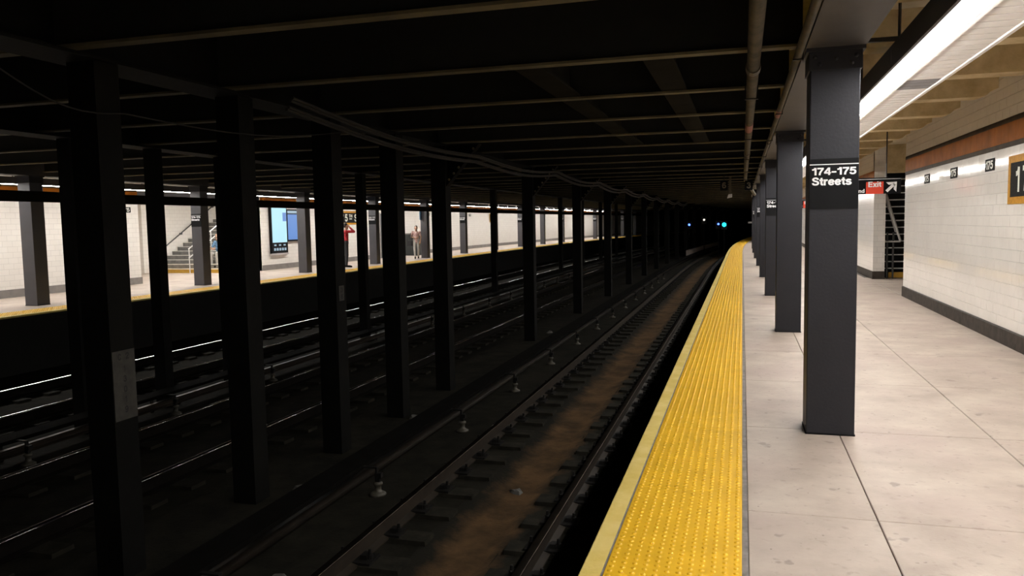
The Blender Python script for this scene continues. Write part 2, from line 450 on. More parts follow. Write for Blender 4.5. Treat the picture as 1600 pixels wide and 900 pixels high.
# track beds
bed = MB().run([(-0.4, -1.22), (-1.75, -1.2), (-1.99, -1.2), (-2.04, -1.27), (-2.58, -1.27), (-2.63, -1.2), (-13.8, -1.2), (-13.8, -1.5), (-0.4, -1.5)], Y0, Y1, 2.0).build('floor_tracks', M['trackbed'])
tag(bed, kind='structure')
dm = MB(); ny = int((90-Y0)/0.2)
for q in range(ny):
    yq = Y0+q*0.2; bq = bend(yq)
    e0 = -1.86+random.uniform(-0.03, 0.03); e1 = -2.70+random.uniform(-0.03, 0.03)
    for t, z in ((0, -1.198), (0.16, -1.199), (0.3, -1.245+random.uniform(-.008, .012)), (0.5, -1.25+random.uniform(-.008, .015)), (0.7, -1.243+random.uniform(-.008, .012)), (0.88, -1.199), (1, -1.198)):
        dm.v.append((e0+(e1-e0)*t+bq, yq, z))
for q in range(ny-1):
    for t in range(6):
        a = q*7+t
        dm.f.append((a, a+1, a+8, a+7))
o = dm.build('trough_dirt', M['trough'], bed, smooth=True)
at = o.data.attributes.new('across', 'FLOAT', 'POINT')
for q, d_ in enumerate(at.data): d_.value = (0, .16, .3, .5, .7, .88, 1)[q % 7]
# rusty dirt thins out raggedly into the sooty bed towards both ties
nt = M['trough'].node_tree
rb = [n for n in nt.nodes if n.type == 'VALTORGB'][0]
geo_ = [n for n in nt.nodes if n.type == 'NEW_GEOMETRY'][0]
an = nt.nodes.new('ShaderNodeAttribute'); an.attribute_name = 'across'
def mth(op, a, b):
    n = nt.nodes.new('ShaderNodeMath'); n.operation = op
    for k_, v_ in enumerate((a, b)):
        if isinstance(v_, (int, float)): n.inputs[k_].default_value = v_
        else: nt.links.new(v_, n.inputs[k_])
    return n.outputs[0]
nz = nt.nodes.new('ShaderNodeTexNoise'); nz.inputs['Scale'].default_value = 3.5; nz.inputs['Detail'].default_value = 8; nz.inputs['Roughness'].default_value = 0.7
nt.links.new(geo_.outputs['Position'], nz.inputs['Vector'])
off = mth('ABSOLUTE', mth('SUBTRACT', an.outputs['Fac'], 0.45), 0)
lim = mth('SUBTRACT', mth('ADD', off, mth('MULTIPLY', mth('SUBTRACT', nz.outputs['Fac'], 0.5), 0.55)), 0.20)
sm_ = mth('MULTIPLY', lim, 4.5); sm_.node.use_clamp = True
mx_ = nt.nodes.new('ShaderNodeMix'); mx_.data_type = 'RGBA'
nt.links.new(sm_, mx_.inputs[0]); nt.links.new(rb.outputs[0], mx_.inputs[6]); mx_.inputs[7].default_value = (0.016, 0.0145, 0.011, 1)
nt.links.new(mx_.outputs[2], nt.nodes['Principled BSDF'].inputs['Base Color'])

# ------------------------------------------------------------------ the setting: walls
wall = MB().box(WR+0.006, WR+0.35, Y0, 17.55, 0, 3.44).build('wall_right', M['grout'])
tag(wall, kind='structure')
TW, TH = 0.279, 0.1394
rows = [(0.20+i*TH, TH) for i in range(16)] + [(2.79+i*0.13, 0.13) for i in range(5)]
def tile_mb(mb, y, z, wdt, h, x=WR):
    g, c = 0.0012, 0.0025
    ya, yb, za, zb = y+g, y+wdt-g, z+g, z+h-g
    n = len(mb.v)
    mb.v += [(x+0.006, ya, za), (x+0.006, yb, za), (x+0.006, yb, zb), (x+0.006, ya, zb), (x, ya+c, za+c), (x, yb-c, za+c), (x, yb-c, zb-c), (x, ya+c, zb-c)]
    mb.f += [tuple(n+i for i in q) for q in ((4, 7, 6, 5), (0, 4, 5, 1), (1, 5, 6, 2), (2, 6, 7, 3), (3, 7, 4, 0))]
tm = {}
for h in (TH, 0.13):
    for wd in (TW, TW/2):
        b = MB(); tile_mb(b, 0, 0, wd, h, 0); tm[(h, wd)] = b.mesh('wall_tile', M['tile'])
rest = MB(); near = 0
for r, (z, h) in enumerate(rows):
    y = 17.55; k = 0
    while y > Y0+0.3:
        wd = TW/2 if (k == 0 and r % 2) else TW
        y -= wd; k += 1
        if 8.15 < y < 12.2 and near < 300:
            near += 1
            o = inst('wall_tile', tm[(h, wd)], wall, (WR+random.uniform(-.0005, .0005), y, z))
            o.rotation_euler = (0, random.uniform(-.004, .004), random.uniform(-.003, .003))
        else:
            tile_mb(rest, y, z, wd, h, WR+random.uniform(-.0005, .0005))
o = rest.build('wall_tile_field', M['tile'], wall, fix=False); tag(o, kind='stuff')
MB().box(WR-0.004, WR+0.01, Y0, 17.55, 2.43, 2.49).build('border_tile_band', M['brownborder'], wall)
MB().box(WR-0.004, WR+0.01, Y0, 17.55, 2.73, 2.79).build('border_tile_band', M['brownborder'], wall)
ob = MB().box(-0.005, 0.01, 0.0015, 0.2775, 2.492, 2.728).mesh('orange_tile', M['orange']); fixn(ob)
y = 17.55-0.279
while y > 2:
    inst('orange_tile', ob, wall, (WR, y, 0)); y -= 0.279
MB().box(WR-0.0035, WR+0.01, Y0, 2.2, 2.49, 2.73).build('orange_band', M['orange'], wall)
# baseboard
bb = MB().box(WR-0.004, WR+0.02, Y0, 17.55, 0.0, 0.2).build('baseboard_right', M['joint']); tag(bb, kind='structure')
bp = fixn(MB().poly([(-0.02, 0.002, 0), (-0.02, 0.002, 0.19), (-0.012, 0.002, 0.2), (0.0, 0.002, 0.2), (0.0, 0.002, 0)], (0, 0.926, 0)).mesh('baseboard_piece', M['base']))
y = 17.55-0.93
while y > -3:
    inst('baseboard_piece', bp, bb, (WR-0.004, y, 0)); y -= 0.93
# small number plaques and the station name mosaic
def wall_rot(o, side):
    o.rotation_euler = (0, 0, -math.pi/2 if side > 0 else math.pi/2)
def number_plaque(x, y, z, side, label):
    r = empty('number_plaque', (x, y, z), -math.pi/2 if side > 0 else math.pi/2)
    MB().box(-0.2, 0.2, -0.008, 0.0, -0.08, 0.08).build('mosaic_panel', M['mosaicblack'], r)
    inst('lettering', text_mesh('175', 0.31, 0.115, M['mosaicwhite']), r, (0, -0.008, 0))
    tag(r, label, 'plaque', 'small black 175 plaques')
    return r
for i, (y, l) in enumerate(((11.86, 'small black 175 plaque on right tiled wall, nearest the station name mosaic'), (13.72, 'middle of the three small black 175 plaques on the right tiled wall'), (15.57, 'small black 175 plaque nearest the far corner of the right tiled wall'), )):
    number_plaque(WR-0.001, y, 2.26, 1, l)
def name_mosaic(x, yc, z0, z1, side, wid, label, txt):
    r = empty('name_mosaic', (x, yc, z0), -math.pi/2 if side > 0 else math.pi/2)
    H = z1-z0; b = 0.085
    MB().box(-wid/2+b, wid/2-b, -0.008, 0, b, H-b).build('mosaic_panel', M['mosaicblack'], r)
    f = MB()
    f.box(-wid/2, wid/2, -0.011, 0, 0, b); f.box(-wid/2, wid/2, -0.011, 0, H-b, H)
    f.box(-wid/2, -wid/2+b, -0.011, 0, b, H-b); f.box(wid/2-b, wid/2, -0.011, 0, b, H-b)
    f.build('mosaic_border', M['ochre'], r)
    L = H-2*b-0.11
    for s_, xx, ww, hh, zz in (('1', -0.97, 0.13, L, 0), ('7', -0.68, 0.24, L, 0), ('5', -0.34, 0.25, L, 0), ('TH', 0.08, 0.32, L*0.42, L*0.26), ('_', 0.08, 0.26, 0.035, -L*0.14), ('S', 0.58, 0.26, L, 0), ('T', 0.93, 0.26, L, 0)):
        inst('lettering', text_mesh(s_, ww, hh, M['mosaicwhite']), r, (xx, -0.008, H/2+zz))
    tag(r, label, 'mosaic', 'station name mosaics')
name_mosaic(WR-0.001, 11.07-1.325, 1.73, 2.31, 1, 2.65, 'black station name mosaic with ochre border at the right picture edge', '175TH ST')

# wall past the passage and the passage itself
WR2 = 3.25
stub = MB(); stub.box(WR2, 3.53, 22.3, 22.5, 0, 3.44)
stub.v = []; stub.f = []
stub.run([(WR2, 0), (WR2, 3.44), (WR2+0.25, 3.44), (WR2+0.25, 0)], 22.3, Y1, 2.0)
o = stub.build('wall_right_beyond', M['tilewall_y']); tag(o, kind='structure')
MB().box(WR2+0.002, 3.53, 22.292, 22.32, 0.0, 3.44).build('end_face', M['tilewall_x'], o)
MB().run([(WR2-0.012, 0), (WR2-0.012, 0.2), (WR2, 0.2), (WR2, 0)], 22.3, Y1, 2.0).build('baseboard', M['base'], o)
MB().box(WR2-0.012, 3.54, 22.278, 22.3, 0, 0.2).build('baseboard', M['base'], o)
MB().run([(WR2-0.006, 2.43), (WR2-0.006, 2.79), (WR2, 2.79), (WR2, 2.43)], 22.3, Y1, 2.0).build('orange_band', M['orange'], o)
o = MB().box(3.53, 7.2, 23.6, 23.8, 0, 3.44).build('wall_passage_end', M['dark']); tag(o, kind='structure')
o = MB().box(7.0, 7.2, 17.5, 23.7, 0, 3.44).build('wall_passage_side', M['tilewall_y']); tag(o, kind='structure')
o = MB().box(WR2, 7.0, 22.32, 22.45, 2.72, 3.44).build('wall_lintel', M['beam']); tag(o, kind='structure')
# slatted fence of the stairway
fn = empty('slatted_fence', (3.55, 22.62, 0))
sl = fixn(MB().box(0, 1.6, -0.02, 0.02, -0.014, 0.014).mesh('slat', M['alu']))
for i in range(14):
    inst('slat', sl, fn, (0, 0, 0.26+i*0.178))
for xx in (0.0, 0.8, 1.58):
    MB().box(xx-0.02, xx+0.02, 0.02, 0.05, 0, 2.72).build('post', M['dark'], fn)
MB().box(0.12, 1.6, -0.04, 0.03, 0.02, 0.16).build('kick_board', M['stepyellow'], fn)
tag(fn, 'dark stairway fence of white horizontal slats beyond the right wall', 'fence')
hr = empty('stair_handrail', (3.5, 22.5, 0))
MB().tube([(0.02, 0, 2.25), (0.43, 0, 0.97)], 0.028, 8).build('sloping_rail', M['alu'], hr)
MB().tube([(0.02, 0, 0.96), (0.43, 0, 0.96)], 0.018, 8).build('level_rail', M['alu'], hr)
MB().poly([(0.04, 0.03, 2.1), (0.30, 0.03, 1.2), (0.40, 0.03, 1.2), (0.10, 0.03, 2.2)], (0, 0.02, 0)).build('side_plate', M['trim'], hr)
MB().box(0.10, 0.14, -0.01, 0.03, 0, 1.2).build('post', M['door'], hr)
MB().box(0.24, 0.28, -0.01, 0.03, 0, 1.2).build('post', M['door'], hr)
tag(hr, 'white sloping stair handrail in front of the slatted fence', 'handrail')

# far wall with its recess and stair
fw = MB().run([(WL, 0), (WL, 3.44), (WL-0.3, 3.44), (WL-0.3, 0)], Y0+6, 19.65).build('wall_left', M['tilewall_y']); tag(fw, kind='structure')
fw2 = MB().run([(WL, 0), (WL, 3.44), (WL-0.3, 3.44), (WL-0.3, 0)], 25.9, Y1, 2.0).build('wall_left_beyond', M['tilewall_y']); tag(fw2, kind='structure')
for p, a, b_ in ((fw, Y0+6, 19.65), (fw2, 25.9, Y1)):
    MB().run([(WL+0.02, 0), (WL+0.02, 0.2), (WL, 0.2), (WL, 0)], a, b_, 2.0).build('baseboard', M['greybase'], p)
    MB().run([(WL+0.006, 2.49), (WL+0.006, 2.73), (WL, 2.73), (WL, 2.49)], a, b_, 2.0).build('orange_band', M['orange'], p)
    MB().run([(WL+0.005, 2.43), (WL+0.005, 2.49), (WL, 2.49), (WL, 2.43)], a, b_, 2.0).build('border_tile_band', M['brownborder'], p)
    MB().run([(WL+0.005, 2.73), (WL+0.005, 2.79), (WL, 2.79), (WL, 2.73)], a, b_, 2.0).build('border_tile_band', M['brownborder'], p)
MB().box(WL-0.3, WL+0.02, 19.65, 19.67, 0, 0.2).build('baseboard', M['greybase'], fw)
rw = MB().box(-22.3, -22.0, 19.4, 26.2, 0, 3.44).build('wall_recess_back', M['tilewall_y']); tag(rw, kind='structure')
MB().box(-22.0, -21.98, 19.65, 24.4, 0, 0.2).build('baseboard', M['greybase'], rw)
o = MB().box(-22.3, WL-0.3, 19.4, 19.65, 0, 3.44).build('wall_recess_side', M['tilewall_x']); tag(o, kind='structure')
o = MB().box(-22.2, -21.25, 24.3, 31.0, 0, 5.0).build('wall_stair_back', M['tilewall_y']); tag(o, kind='structure')
o = MB().box(-18.15, WL-0.02, 25.9, 31.0, 0, 3.44).build('wall_stair_front', M['tilewall_x']); tag(o, kind='structure')
st = empty('stair_flight', (-19.2, 24.55, 0))
for i in range(14):
    MB().box(-2.04, 1.0, i*0.32, i*0.32+0.34, 0 if i < 2 else (i-1)*0.155, (i+1)*0.155).build('step', M['step'] if i else M['stepyellow'], st)
    MB().box(-2.04, 1.0, i*0.32-0.015, i*0.32+0.04, (i+1)*0.155-0.02, (i+1)*0.155+0.004).build('nosing', M['nosing'], st)
tag(st, 'grey stair with pale nosings rising in the recess across the tracks', 'stairs')
r = empty('stair_rail', (-19.4, 24.45, 0))
for h in (0.88, 0.55):
    MB().tube([(0, 0, h), (0, 4.2, h+4.2*0.5)], 0.022, 8).build('rail', M['alu'], r)
for k in range(4):
    MB().tube([(0, 0.03+k*1.28, k*0.62+(0.16 if k else 0)), (0, 0.03+k*1.28, 0.88+k*0.64)], 0.018, 8).build('post', M['alu'], r)
tag(r, 'silver two-bar railing with posts up the middle of the far stair', 'handrail')
r = empty('stair_rail', (-21.17, 24.3, 0))
MB().tube([(0, 0.7, 0.75), (0, 4.7, 0.75+4*0.54)], 0.022, 8).build('rail', M['door'], r)
for k in range(4):
    MB().box(-0.08, 0.02, 1.0+k, 1.06+k, 0.75+(0.3+k)*0.54-0.05, 0.75+(0.33+k)*0.54).build('bracket', M['door'], r)
tag(r, 'thin dark handrail on the white tiled wall above the far stair', 'handrail')
# grey door on the far wall
dr = empty('door_1', (WL+0.03, 36.55, 0), math.pi/2); tag(dr, kind='structure')
MB().box(-0.62, 0.62, -0.04, 0.03, 0, 2.2).build('door_leaf', M['door'], dr)
MB().box(-0.06, -0.02, -0.055, -0.04, 0.02, 2.15).build('door_seam', M['trim'], dr)
for xx in (-0.66, 0.62): MB().box(xx, xx+0.04, -0.06, 0.03, 0, 2.24).build('door_frame', M['trim'], dr)
MB().box(0.05, 0.09, -0.09, -0.04, 0.95, 1.1).build('door_handle', M['alu'], dr)

# ------------------------------------------------------------------ ceilings, girders, joists
ceil = MB().run([(0.4, 3.44), (-14.6, 3.44), (-14.6, 3.65), (0.4, 3.65)], Y0, Y1, 2.0).build('ceiling', M['soot_shade']); tag(ceil, kind='structure')
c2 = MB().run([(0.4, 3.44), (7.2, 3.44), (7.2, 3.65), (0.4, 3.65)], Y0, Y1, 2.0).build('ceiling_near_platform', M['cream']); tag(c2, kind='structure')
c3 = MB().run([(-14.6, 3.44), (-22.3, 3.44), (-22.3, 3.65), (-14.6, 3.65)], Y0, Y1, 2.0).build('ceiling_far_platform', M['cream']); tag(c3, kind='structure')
# longitudinal girders over the four column rows
def girder(x0, x1, z0, z1, m, parent, fl=0.025):
    b = MB(); xm = (x0+x1)/2
    b.run([(x0, z0), (x1, z0), (x1, z0+fl), (xm+0.02, z0+fl), (xm+0.02, z1), (xm-0.02, z1), (xm-0.02, z0+fl), (x0, z0+fl)], Y0, Y1, 2.0)
    return b.build('girder', m, parent)
girder(0.43, 0.83, 2.815, 3.44, M['girder'], c2)
girder(-4.95, -4.55, 2.86, 3.44, M['steel'], ceil)
girder(-9.1, -8.7, 2.86, 3.44, M['steel'], ceil)
girder(-15.1, -14.7, 2.815, 3.44, M['girder'], c3)
def joist_mesh(x0, x1, m, z0=2.90, z1=3.44, fw_=0.11):
    b = MB().box(x0, x1, -fw_/2, fw_/2, z0, z0+0.022)
    return fixn(b.mesh('joist', m)), fixn(MB().box(x0, x1, -0.012, 0.012, z0+0.022, z1).mesh('joist_web', M['soot_shade']))  # web blackened: shade between the lit flanges is put into its colour
jm, jw = joist_mesh(-14.68, 0.43, M['joist'])
y = 12.1-JS*8
while y < 100:
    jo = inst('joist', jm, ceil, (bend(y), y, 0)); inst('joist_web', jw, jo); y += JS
# short longitudinal stiffener beams over the near track
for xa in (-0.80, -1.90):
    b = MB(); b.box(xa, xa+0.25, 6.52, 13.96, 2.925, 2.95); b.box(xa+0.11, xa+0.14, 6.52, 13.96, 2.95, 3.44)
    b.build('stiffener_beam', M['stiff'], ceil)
# concrete encased beams over the near platform and the far platform
bm_ = MB()
prof = [(0.84, 3.12), (2.93, 3.12), (3.0, 3.14), (3.06, 3.20), (WR, 3.22), (WR, 3.44), (0.84, 3.44)]
bm_.poly([(x, -0.15, z) for x, z in prof], (0, 0.30, 0))
bmm = fixn(bm_.mesh('encased_beam', M['beam']))
bmf = fixn(MB().box(-17.28, -15.1, -0.15, 0.15, 3.12, 3.44).mesh('encased_beam', M['beam']))
y = 11.75-JS*9
while y < 90:
    inst('encased_beam', bmm, c2, (bend(y), y, 0))
    inst('encased_beam', bmf, c3, (bend(y), y, 0)); y += JS

# ------------------------------------------------------------------ columns
def rivet_mesh():
    b = MB(); b.lathe((0, 0, 0), [(0.016, 0), (0.015, 0.006), (0.009, 0.012), (0.003, 0.014)], 8)
    me = b.mesh('rivet', M['column'])
    for v in me.vertices: v.co = (v.co.x, -v.co.z, v.co.y)
    return fixn(me)
RV = rivet_mesh()
CW = 0.335
shaft_me = fixn(MB().cbox(0, CW, 0, CW, 0.0, 2.76, 0.006).mesh('shaft', M['column']))
cap_b = MB(); cap_b.cbox(-0.012, CW+0.012, -0.012, CW+0.012, 2.66, 2.79, 0.004); cap_b.box(-0.03, CW+0.03, -0.03, CW+0.03, 2.79, 2.815)
cap_me = fixn(cap_b.mesh('capital_plate', M['column']))
foot_me = fixn(MB().cbox(-0.006, CW+0.006, -0.006, CW+0.006, 0, 0.010, 0.006).mesh('foot_collar', M['signblack']))
sb = MB(); sb.box(0.003, CW-0.003, -0.006, 0.003, 1.67, 2.03)
sign_me = fixn(sb.mesh('name_sign', M['signblack']))
line_me = fixn(MB().box(0.003, CW-0.003, -0.0085, -0.005, 1.986, 1.992).mesh('sign_line', M['signwhite']))
t1 = text_mesh('174–175', 0.298, 0.055, M['signwhite'])
t2 = text_mesh('Streets', 0.268, 0.060, M['signwhite'])
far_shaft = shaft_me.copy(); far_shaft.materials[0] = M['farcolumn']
def platform_column(x, y, sign, label, group, rivets=False, far=False):
    r = empty('platform_column', (x, y, 0))
    inst('shaft', far_shaft if far else shaft_me, r); inst('capital_plate', cap_me, r); inst('foot_collar', foot_me, r)
    if rivets:
        for xx, zz in ((0.06, 2.70), (0.17, 2.735), (0.275, 2.70), (0.03, 2.75), (0.305, 2.75)):
            inst('rivet', RV, r, (xx, -0.012, zz))
    if sign:
        s = inst('name_sign', sign_me, r)
        inst('sign_line', line_me, s)
        inst('lettering', t1, s, (CW/2+0.0, -0.006, 1.940))
        inst('lettering', t2, s, (CW/2-0.015, -0.006, 1.868))
        s['label'] = 'black sign lettered 174–175 Streets in white'
    tag(r, label, 'column', group, 'thing')
i = 0; y = 6.18-PS
n = 0
for k in range(0, 14):
    yk = 6.18+k*PS
    if k == 0: l = 'large dark grey column with black 174-175 Streets sign, nearest in the platform row'
    else: l = '%s dark grey column behind the nearest one in the row beside the yellow strip' % ORD[k-1]
    platform_column(0.464+bend(yk), yk, k % 2 == 0, l, 'columns along the near platform', k < 2)
platform_column(0.464, 6.18-PS, False, 'dark grey platform column just right of the viewpoint, outside the frame', 'columns along the near platform')
for k in range(0, 15):
    yk = 13.57+k*PS-0.0
    platform_column(-15.05+bend(yk), yk, k % 2 == 1, '%s dark grey column from the left along the far platform' % ORD[k], 'columns along the far platform', far=True)

# riveted steel columns between the tracks
def track_column_parts(z0=-1.2, z1=2.86):
    fl = MB(); fl.box(-0.25, -0.225, 0, 0.24, z0, z1); fl.box(-0.025, 0, 0, 0.24, z0, z1)
    web = MB(); web.box(-0.225, -0.025, 0.0, 0.03, z0, z1); web.box(-0.225, -0.025, 0.105, 0.135, z0, z1)
    foot = MB(); foot.box(-0.31, 0.06, -0.06, 0.30, z0, z0+0.03); foot.box(-0.28, 0.03, -0.02, 0.26, z0+0.03, z0+0.06)
    return fixn(fl.mesh('flanges', M['steel'])), fixn(web.mesh('web', M['steel'])), fixn(foot.mesh('foot_plate', M['steel']))
TF, TWb, TFo = track_column_parts()
gus = MB()
gus.poly([(0.0, 0.10, 2.25), (0.0, 0.10, 2.88), (0.55, 0.10, 2.88)], (0, 0.03, 0))
gus.poly([(0.0, 0.04, 2.22), (0.0, 0.04, 2.30), (0.50, 0.04, 2.88), (0.57, 0.04, 2.88)], (0, 0.15, 0))
GU = fixn(gus.mesh('knee_brace', M['steel']))
RV2 = MB().lathe((0, 0, 0), [(0.022, 0), (0.020, 0.010), (0.012, 0.018), (0.003, 0.021)], 8).mesh('rivet', M['joist'])
for v in RV2.vertices: v.co = (v.co.x, -v.co.z, v.co.y)
fixn(RV2)
def track_column(x, y, label, group, knee):
    r = empty('track_column', (x, y, 0))
    P = BF if 'narrow' in label else (TF, TWb, TFo)
    inst('flanges', P[0], r); inst('web', P[1], r); inst('foot_plate', P[2], r)
    if knee:
        g = inst('knee_brace', GU, r)
        for k in range(6):
            t = 0.06+k*0.085
            inst('rivet', RV2, g, (t-0.01, 0.04, 2.26+t*1.12))
    tag(r, label, 'column', group, 'thing')
    return r
BF = [fixn(MB().box(-0.2, -0.18, 0, 0.18, -1.2, 2.86).box(-0.02, 0, 0, 0.18, -1.2, 2.86).mesh('flanges', M['steel'])), fixn(MB().box(-0.18, -0.02, 0.0, 0.025, -1.2, 2.86).box(-0.18, -0.02, 0.08, 0.10, -1.2, 2.86).mesh('web', M['steel'])), fixn(MB().box(-0.26, 0.06, -0.06, 0.24, -1.2, -1.17).mesh('foot_plate', M['steel']))]
AY = [3.1, 4.86, 6.60, 8.36, 10.16, 12.04]
AY += [12.0+PS*k for k in range(1, 16)]
A = []
for k, y in enumerate(AY):
    if k == 0: l = 'dark steel track column out of frame left of the numbered plate'
    elif k == 1: l = 'big dark track column at left with a pale number plate'
    else: l = '%s dark steel track column behind the number plate column, beside the near track' % ORD[k-2]
    A.append(track_column(-4.6+bend(y), y, l, 'steel columns beside the near track', k >= 5))
for k, y in enumerate([8.72, 10.34, 12.05, 17.36, 22.7, 27.98, 33.6, 39.2]+[39.2+PS*q for q in range(1, 10)]):
    track_column(-8.75+bend(y), y, '%s narrow dark steel column from the left between middle and far tracks' % ORD[k], 'steel columns beside the far track', False)
# number plates on two of them
pl = MB().box(-0.002, 0.006, 0.005, 0.235, 0.14, 0.68).build('number_plate', M['plate'], A[1])
for s_, yy_, zz_ in (('C', 0.075, 0.635), ('2', 0.155, 0.635), ('1', 0.12, 0.54), ('3', 0.12, 0.46), ('0', 0.12, 0.38), ('1', 0.12, 0.30), ('9', 0.12, 0.22)):
    o = inst('lettering', text_mesh(s_, 0.035 if s_ != '1' else 0.016, 0.052, M['dark']), pl, (0.006, yy_, zz_)); wall_rot(o, -1)
pl['label'] = 'grimy pale plate with a column of dark characters'
pl = MB().box(-0.002, 0.005, 0.06, 0.18, 0.72, 0.90).build('number_plate', M['plate'], A[3])
for zz_, s_ in ((0.85, '3'), (0.77, '8')):
    o = inst('lettering', text_mesh(s_, 0.06, 0.06, M['dark']), pl, (0.005, 0.12, zz_)); wall_rot(o, -1)

# long dark fascia on the track face of the far columns
o = MB().run([(-14.69, 2.25), (-14.62, 2.25), (-14.62, 2.48), (-14.69, 2.48)], 4, 100, 2.0).build('cable_fascia', M['steel'])
tag(o, 'long black fascia strip fixed across the far platform columns', 'fascia')

# ------------------------------------------------------------------ tactile strips
NB = 28; PL = 1.45; DW = 0.61
pb = MB(); pb.v = [(0, 0.001, -0.03), (DW, 0.001, -0.03), (DW, PL-0.002, -0.03), (0, PL-0.002, -0.03), (0, 0.001, 0.001), (DW, 0.001, 0.001), (DW, PL-0.002, 0.001), (0, PL-0.002, 0.001), (0.004, 0.005, 0.004), (DW-0.004, 0.005, 0.004), (DW-0.004, PL-0.006, 0.004), (0.004, PL-0.006, 0.004)]
pb.f = [(0, 1, 5, 4), (1, 2, 6, 5), (2, 3, 7, 6), (3, 0, 4, 7), (4, 5, 9, 8), (5, 6, 10, 9), (6, 7, 11, 10), (7, 4, 8, 11), (8, 9, 10, 11)]
panel_me = pb.mesh('tactile_panel', M['yellow'])
db = MB()
for i in range(12):
    for j in range(NB):
        cx, cy = (i+0.5)*DW/12, (j+0.5)*PL/NB
        n = len(db.v); S = 8
        for r_, z_ in ((0.0135, 0.004), (0.0105, 0.0085), (0.006, 0.0095)):
            for k in range(S):
                q = 2*math.pi*k/S
                db.v.append((cx+r_*math.cos(q), cy+r_*math.sin(q), z_))
        for a in range(2):
            for k in range(S):
                kk = (k+1) % S
                db.f.append((n+a*S+k, n+a*S+kk, n+(a+1)*S+kk, n+(a+1)*S+k))
        db.f.append(tuple(n+2*S+k for k in range(S)))
dome_me = db.mesh('domes', M['yellow'], True)
def tactile(x, ya, cnt, label, flip=False):
    r = empty('tactile_strip', (x, 0, 0))
    for k in range(cnt):
        y = ya+k*PL
        ang = -math.atan(max(0, y+PL/2-40)/450.0)
        p = inst('tactile_panel', panel_me, r, (bend(y), y, 0), ang)
        d = inst('domes', dome_me, p); d['kind'] = 'stuff'
    tag(r, label, 'tactile paving')
tactile(-0.603, 4.72-PL*8, 66, 'yellow studded tactile strip along the near platform edge')
tactile(FEDGE-0.11-DW, 4.0, 60, 'yellow tactile strip along the far platform edge')

# ------------------------------------------------------------------ tracks
RT = -1.0
def rail(x, label, worn, track):
    r = empty('running_rail', (x, 0, 0))
    p = [(-0.07, -0.17), (0.07, -0.17), (0.07, -0.158), (0.012, -0.14), (0.009, -0.045), (0.033, -0.034), (0.033, -0.01), (-0.033, -0.01), (-0.033, -0.034), (-0.009, -0.045), (-0.012, -0.14), (-0.07, -0.158)]
    MB().run([(a, RT+b) for a, b in p], Y0, Y1, 2.0).build('rail_body', M['railside'] if worn else M['raildark'], r)
    h = [(0.033*k/6, -1.9*(0.033*k/6)**2) for k in range(6, -7, -1)] + [(-0.033, -0.011), (0.033, -0.011)]
    MB().run([(a, RT+b) for a, b in h], Y0, Y1, 2.0).build('rail_head', M['railheadworn'] if worn else M['railhead'], r, smooth=True)
    tag(r, label, 'rail', track)
rail(-1.60, 'running rail of the near track closest to the yellow strip', True, 'near track rails')
rail(-3.07, 'left running rail of the near track, beside the third rail', True, 'near track rails')
rail(-6.02, 'shiny right rail of the middle track', False, 'middle track rails')
rail(-7.58, 'shiny left rail of the middle track', False, 'middle track rails')
rail(-10.05, 'shiny rail of the far track nearer the viewpoint', False, 'far track rails')
rail(-11.72, 'shiny rail of the far track nearer the far platform', False, 'far track rails')
# tie blocks: short blocks set under each rail, with plates and clips
def tie_set(xa, xb):
    b = MB(); c = 0.012
    x0, x1, L = xa, xb, 0.26
    b.v = [(x0, 0, -0.12), (x1, 0, -0.12), (x1, L, -0.12), (x0, L, -0.12), (x0+c, c, 0), (x1-c, c, 0), (x1-c, L-c, 0), (x0+c, L-c, 0)]
    b.f = [(0, 1, 5, 4), (1, 2, 6, 5), (2, 3, 7, 6), (3, 0, 4, 7), (4, 5, 6, 7)]
    return fixn(b.mesh('tie_block', M['tie']))
def clip_mesh():
    b = MB()
    b.box(-0.17, 0.17, 0.03, 0.23, 0.0, 0.022)
    for s in (-1, 1):
        b.box(s*0.085-0.03, s*0.085+0.03, 0.09, 0.17, 0.022, 0.06)
        b.lathe((s*0.125, 0.13, 0.022), [(0.026, 0), (0.026, 0.035), (0.014, 0.038), (0.014, 0.075), (0.004, 0.078)], 8)
    return fixn(b.mesh('rail_clip', M['clip']))
CL = clip_mesh()
TL, TR_ = tie_set(-0.22, 0.44), tie_set(-0.36, 0.26)
TD = tie_set(-0.35, 0.35)
y = 5.62-0.6*8
cnt = 0
while y < 62:
    for x, t in ((-3.07, TL), (-1.60, TR_)):
        o = inst('tie_block', t, bed, (x+bend(y), y, -1.16)); o.scale = (random.uniform(.93, 1.05), random.uniform(.92, 1.08), 1)
        inst('rail_clip', CL, o, (0, 0, 0.0))
    y += 0.6
for x in (-6.02, -7.58, -10.05, -11.72):
    y = 4.0
    while y < 34:
        inst('tie_block', TD, bed, (x, y, -1.16)); y += 0.6
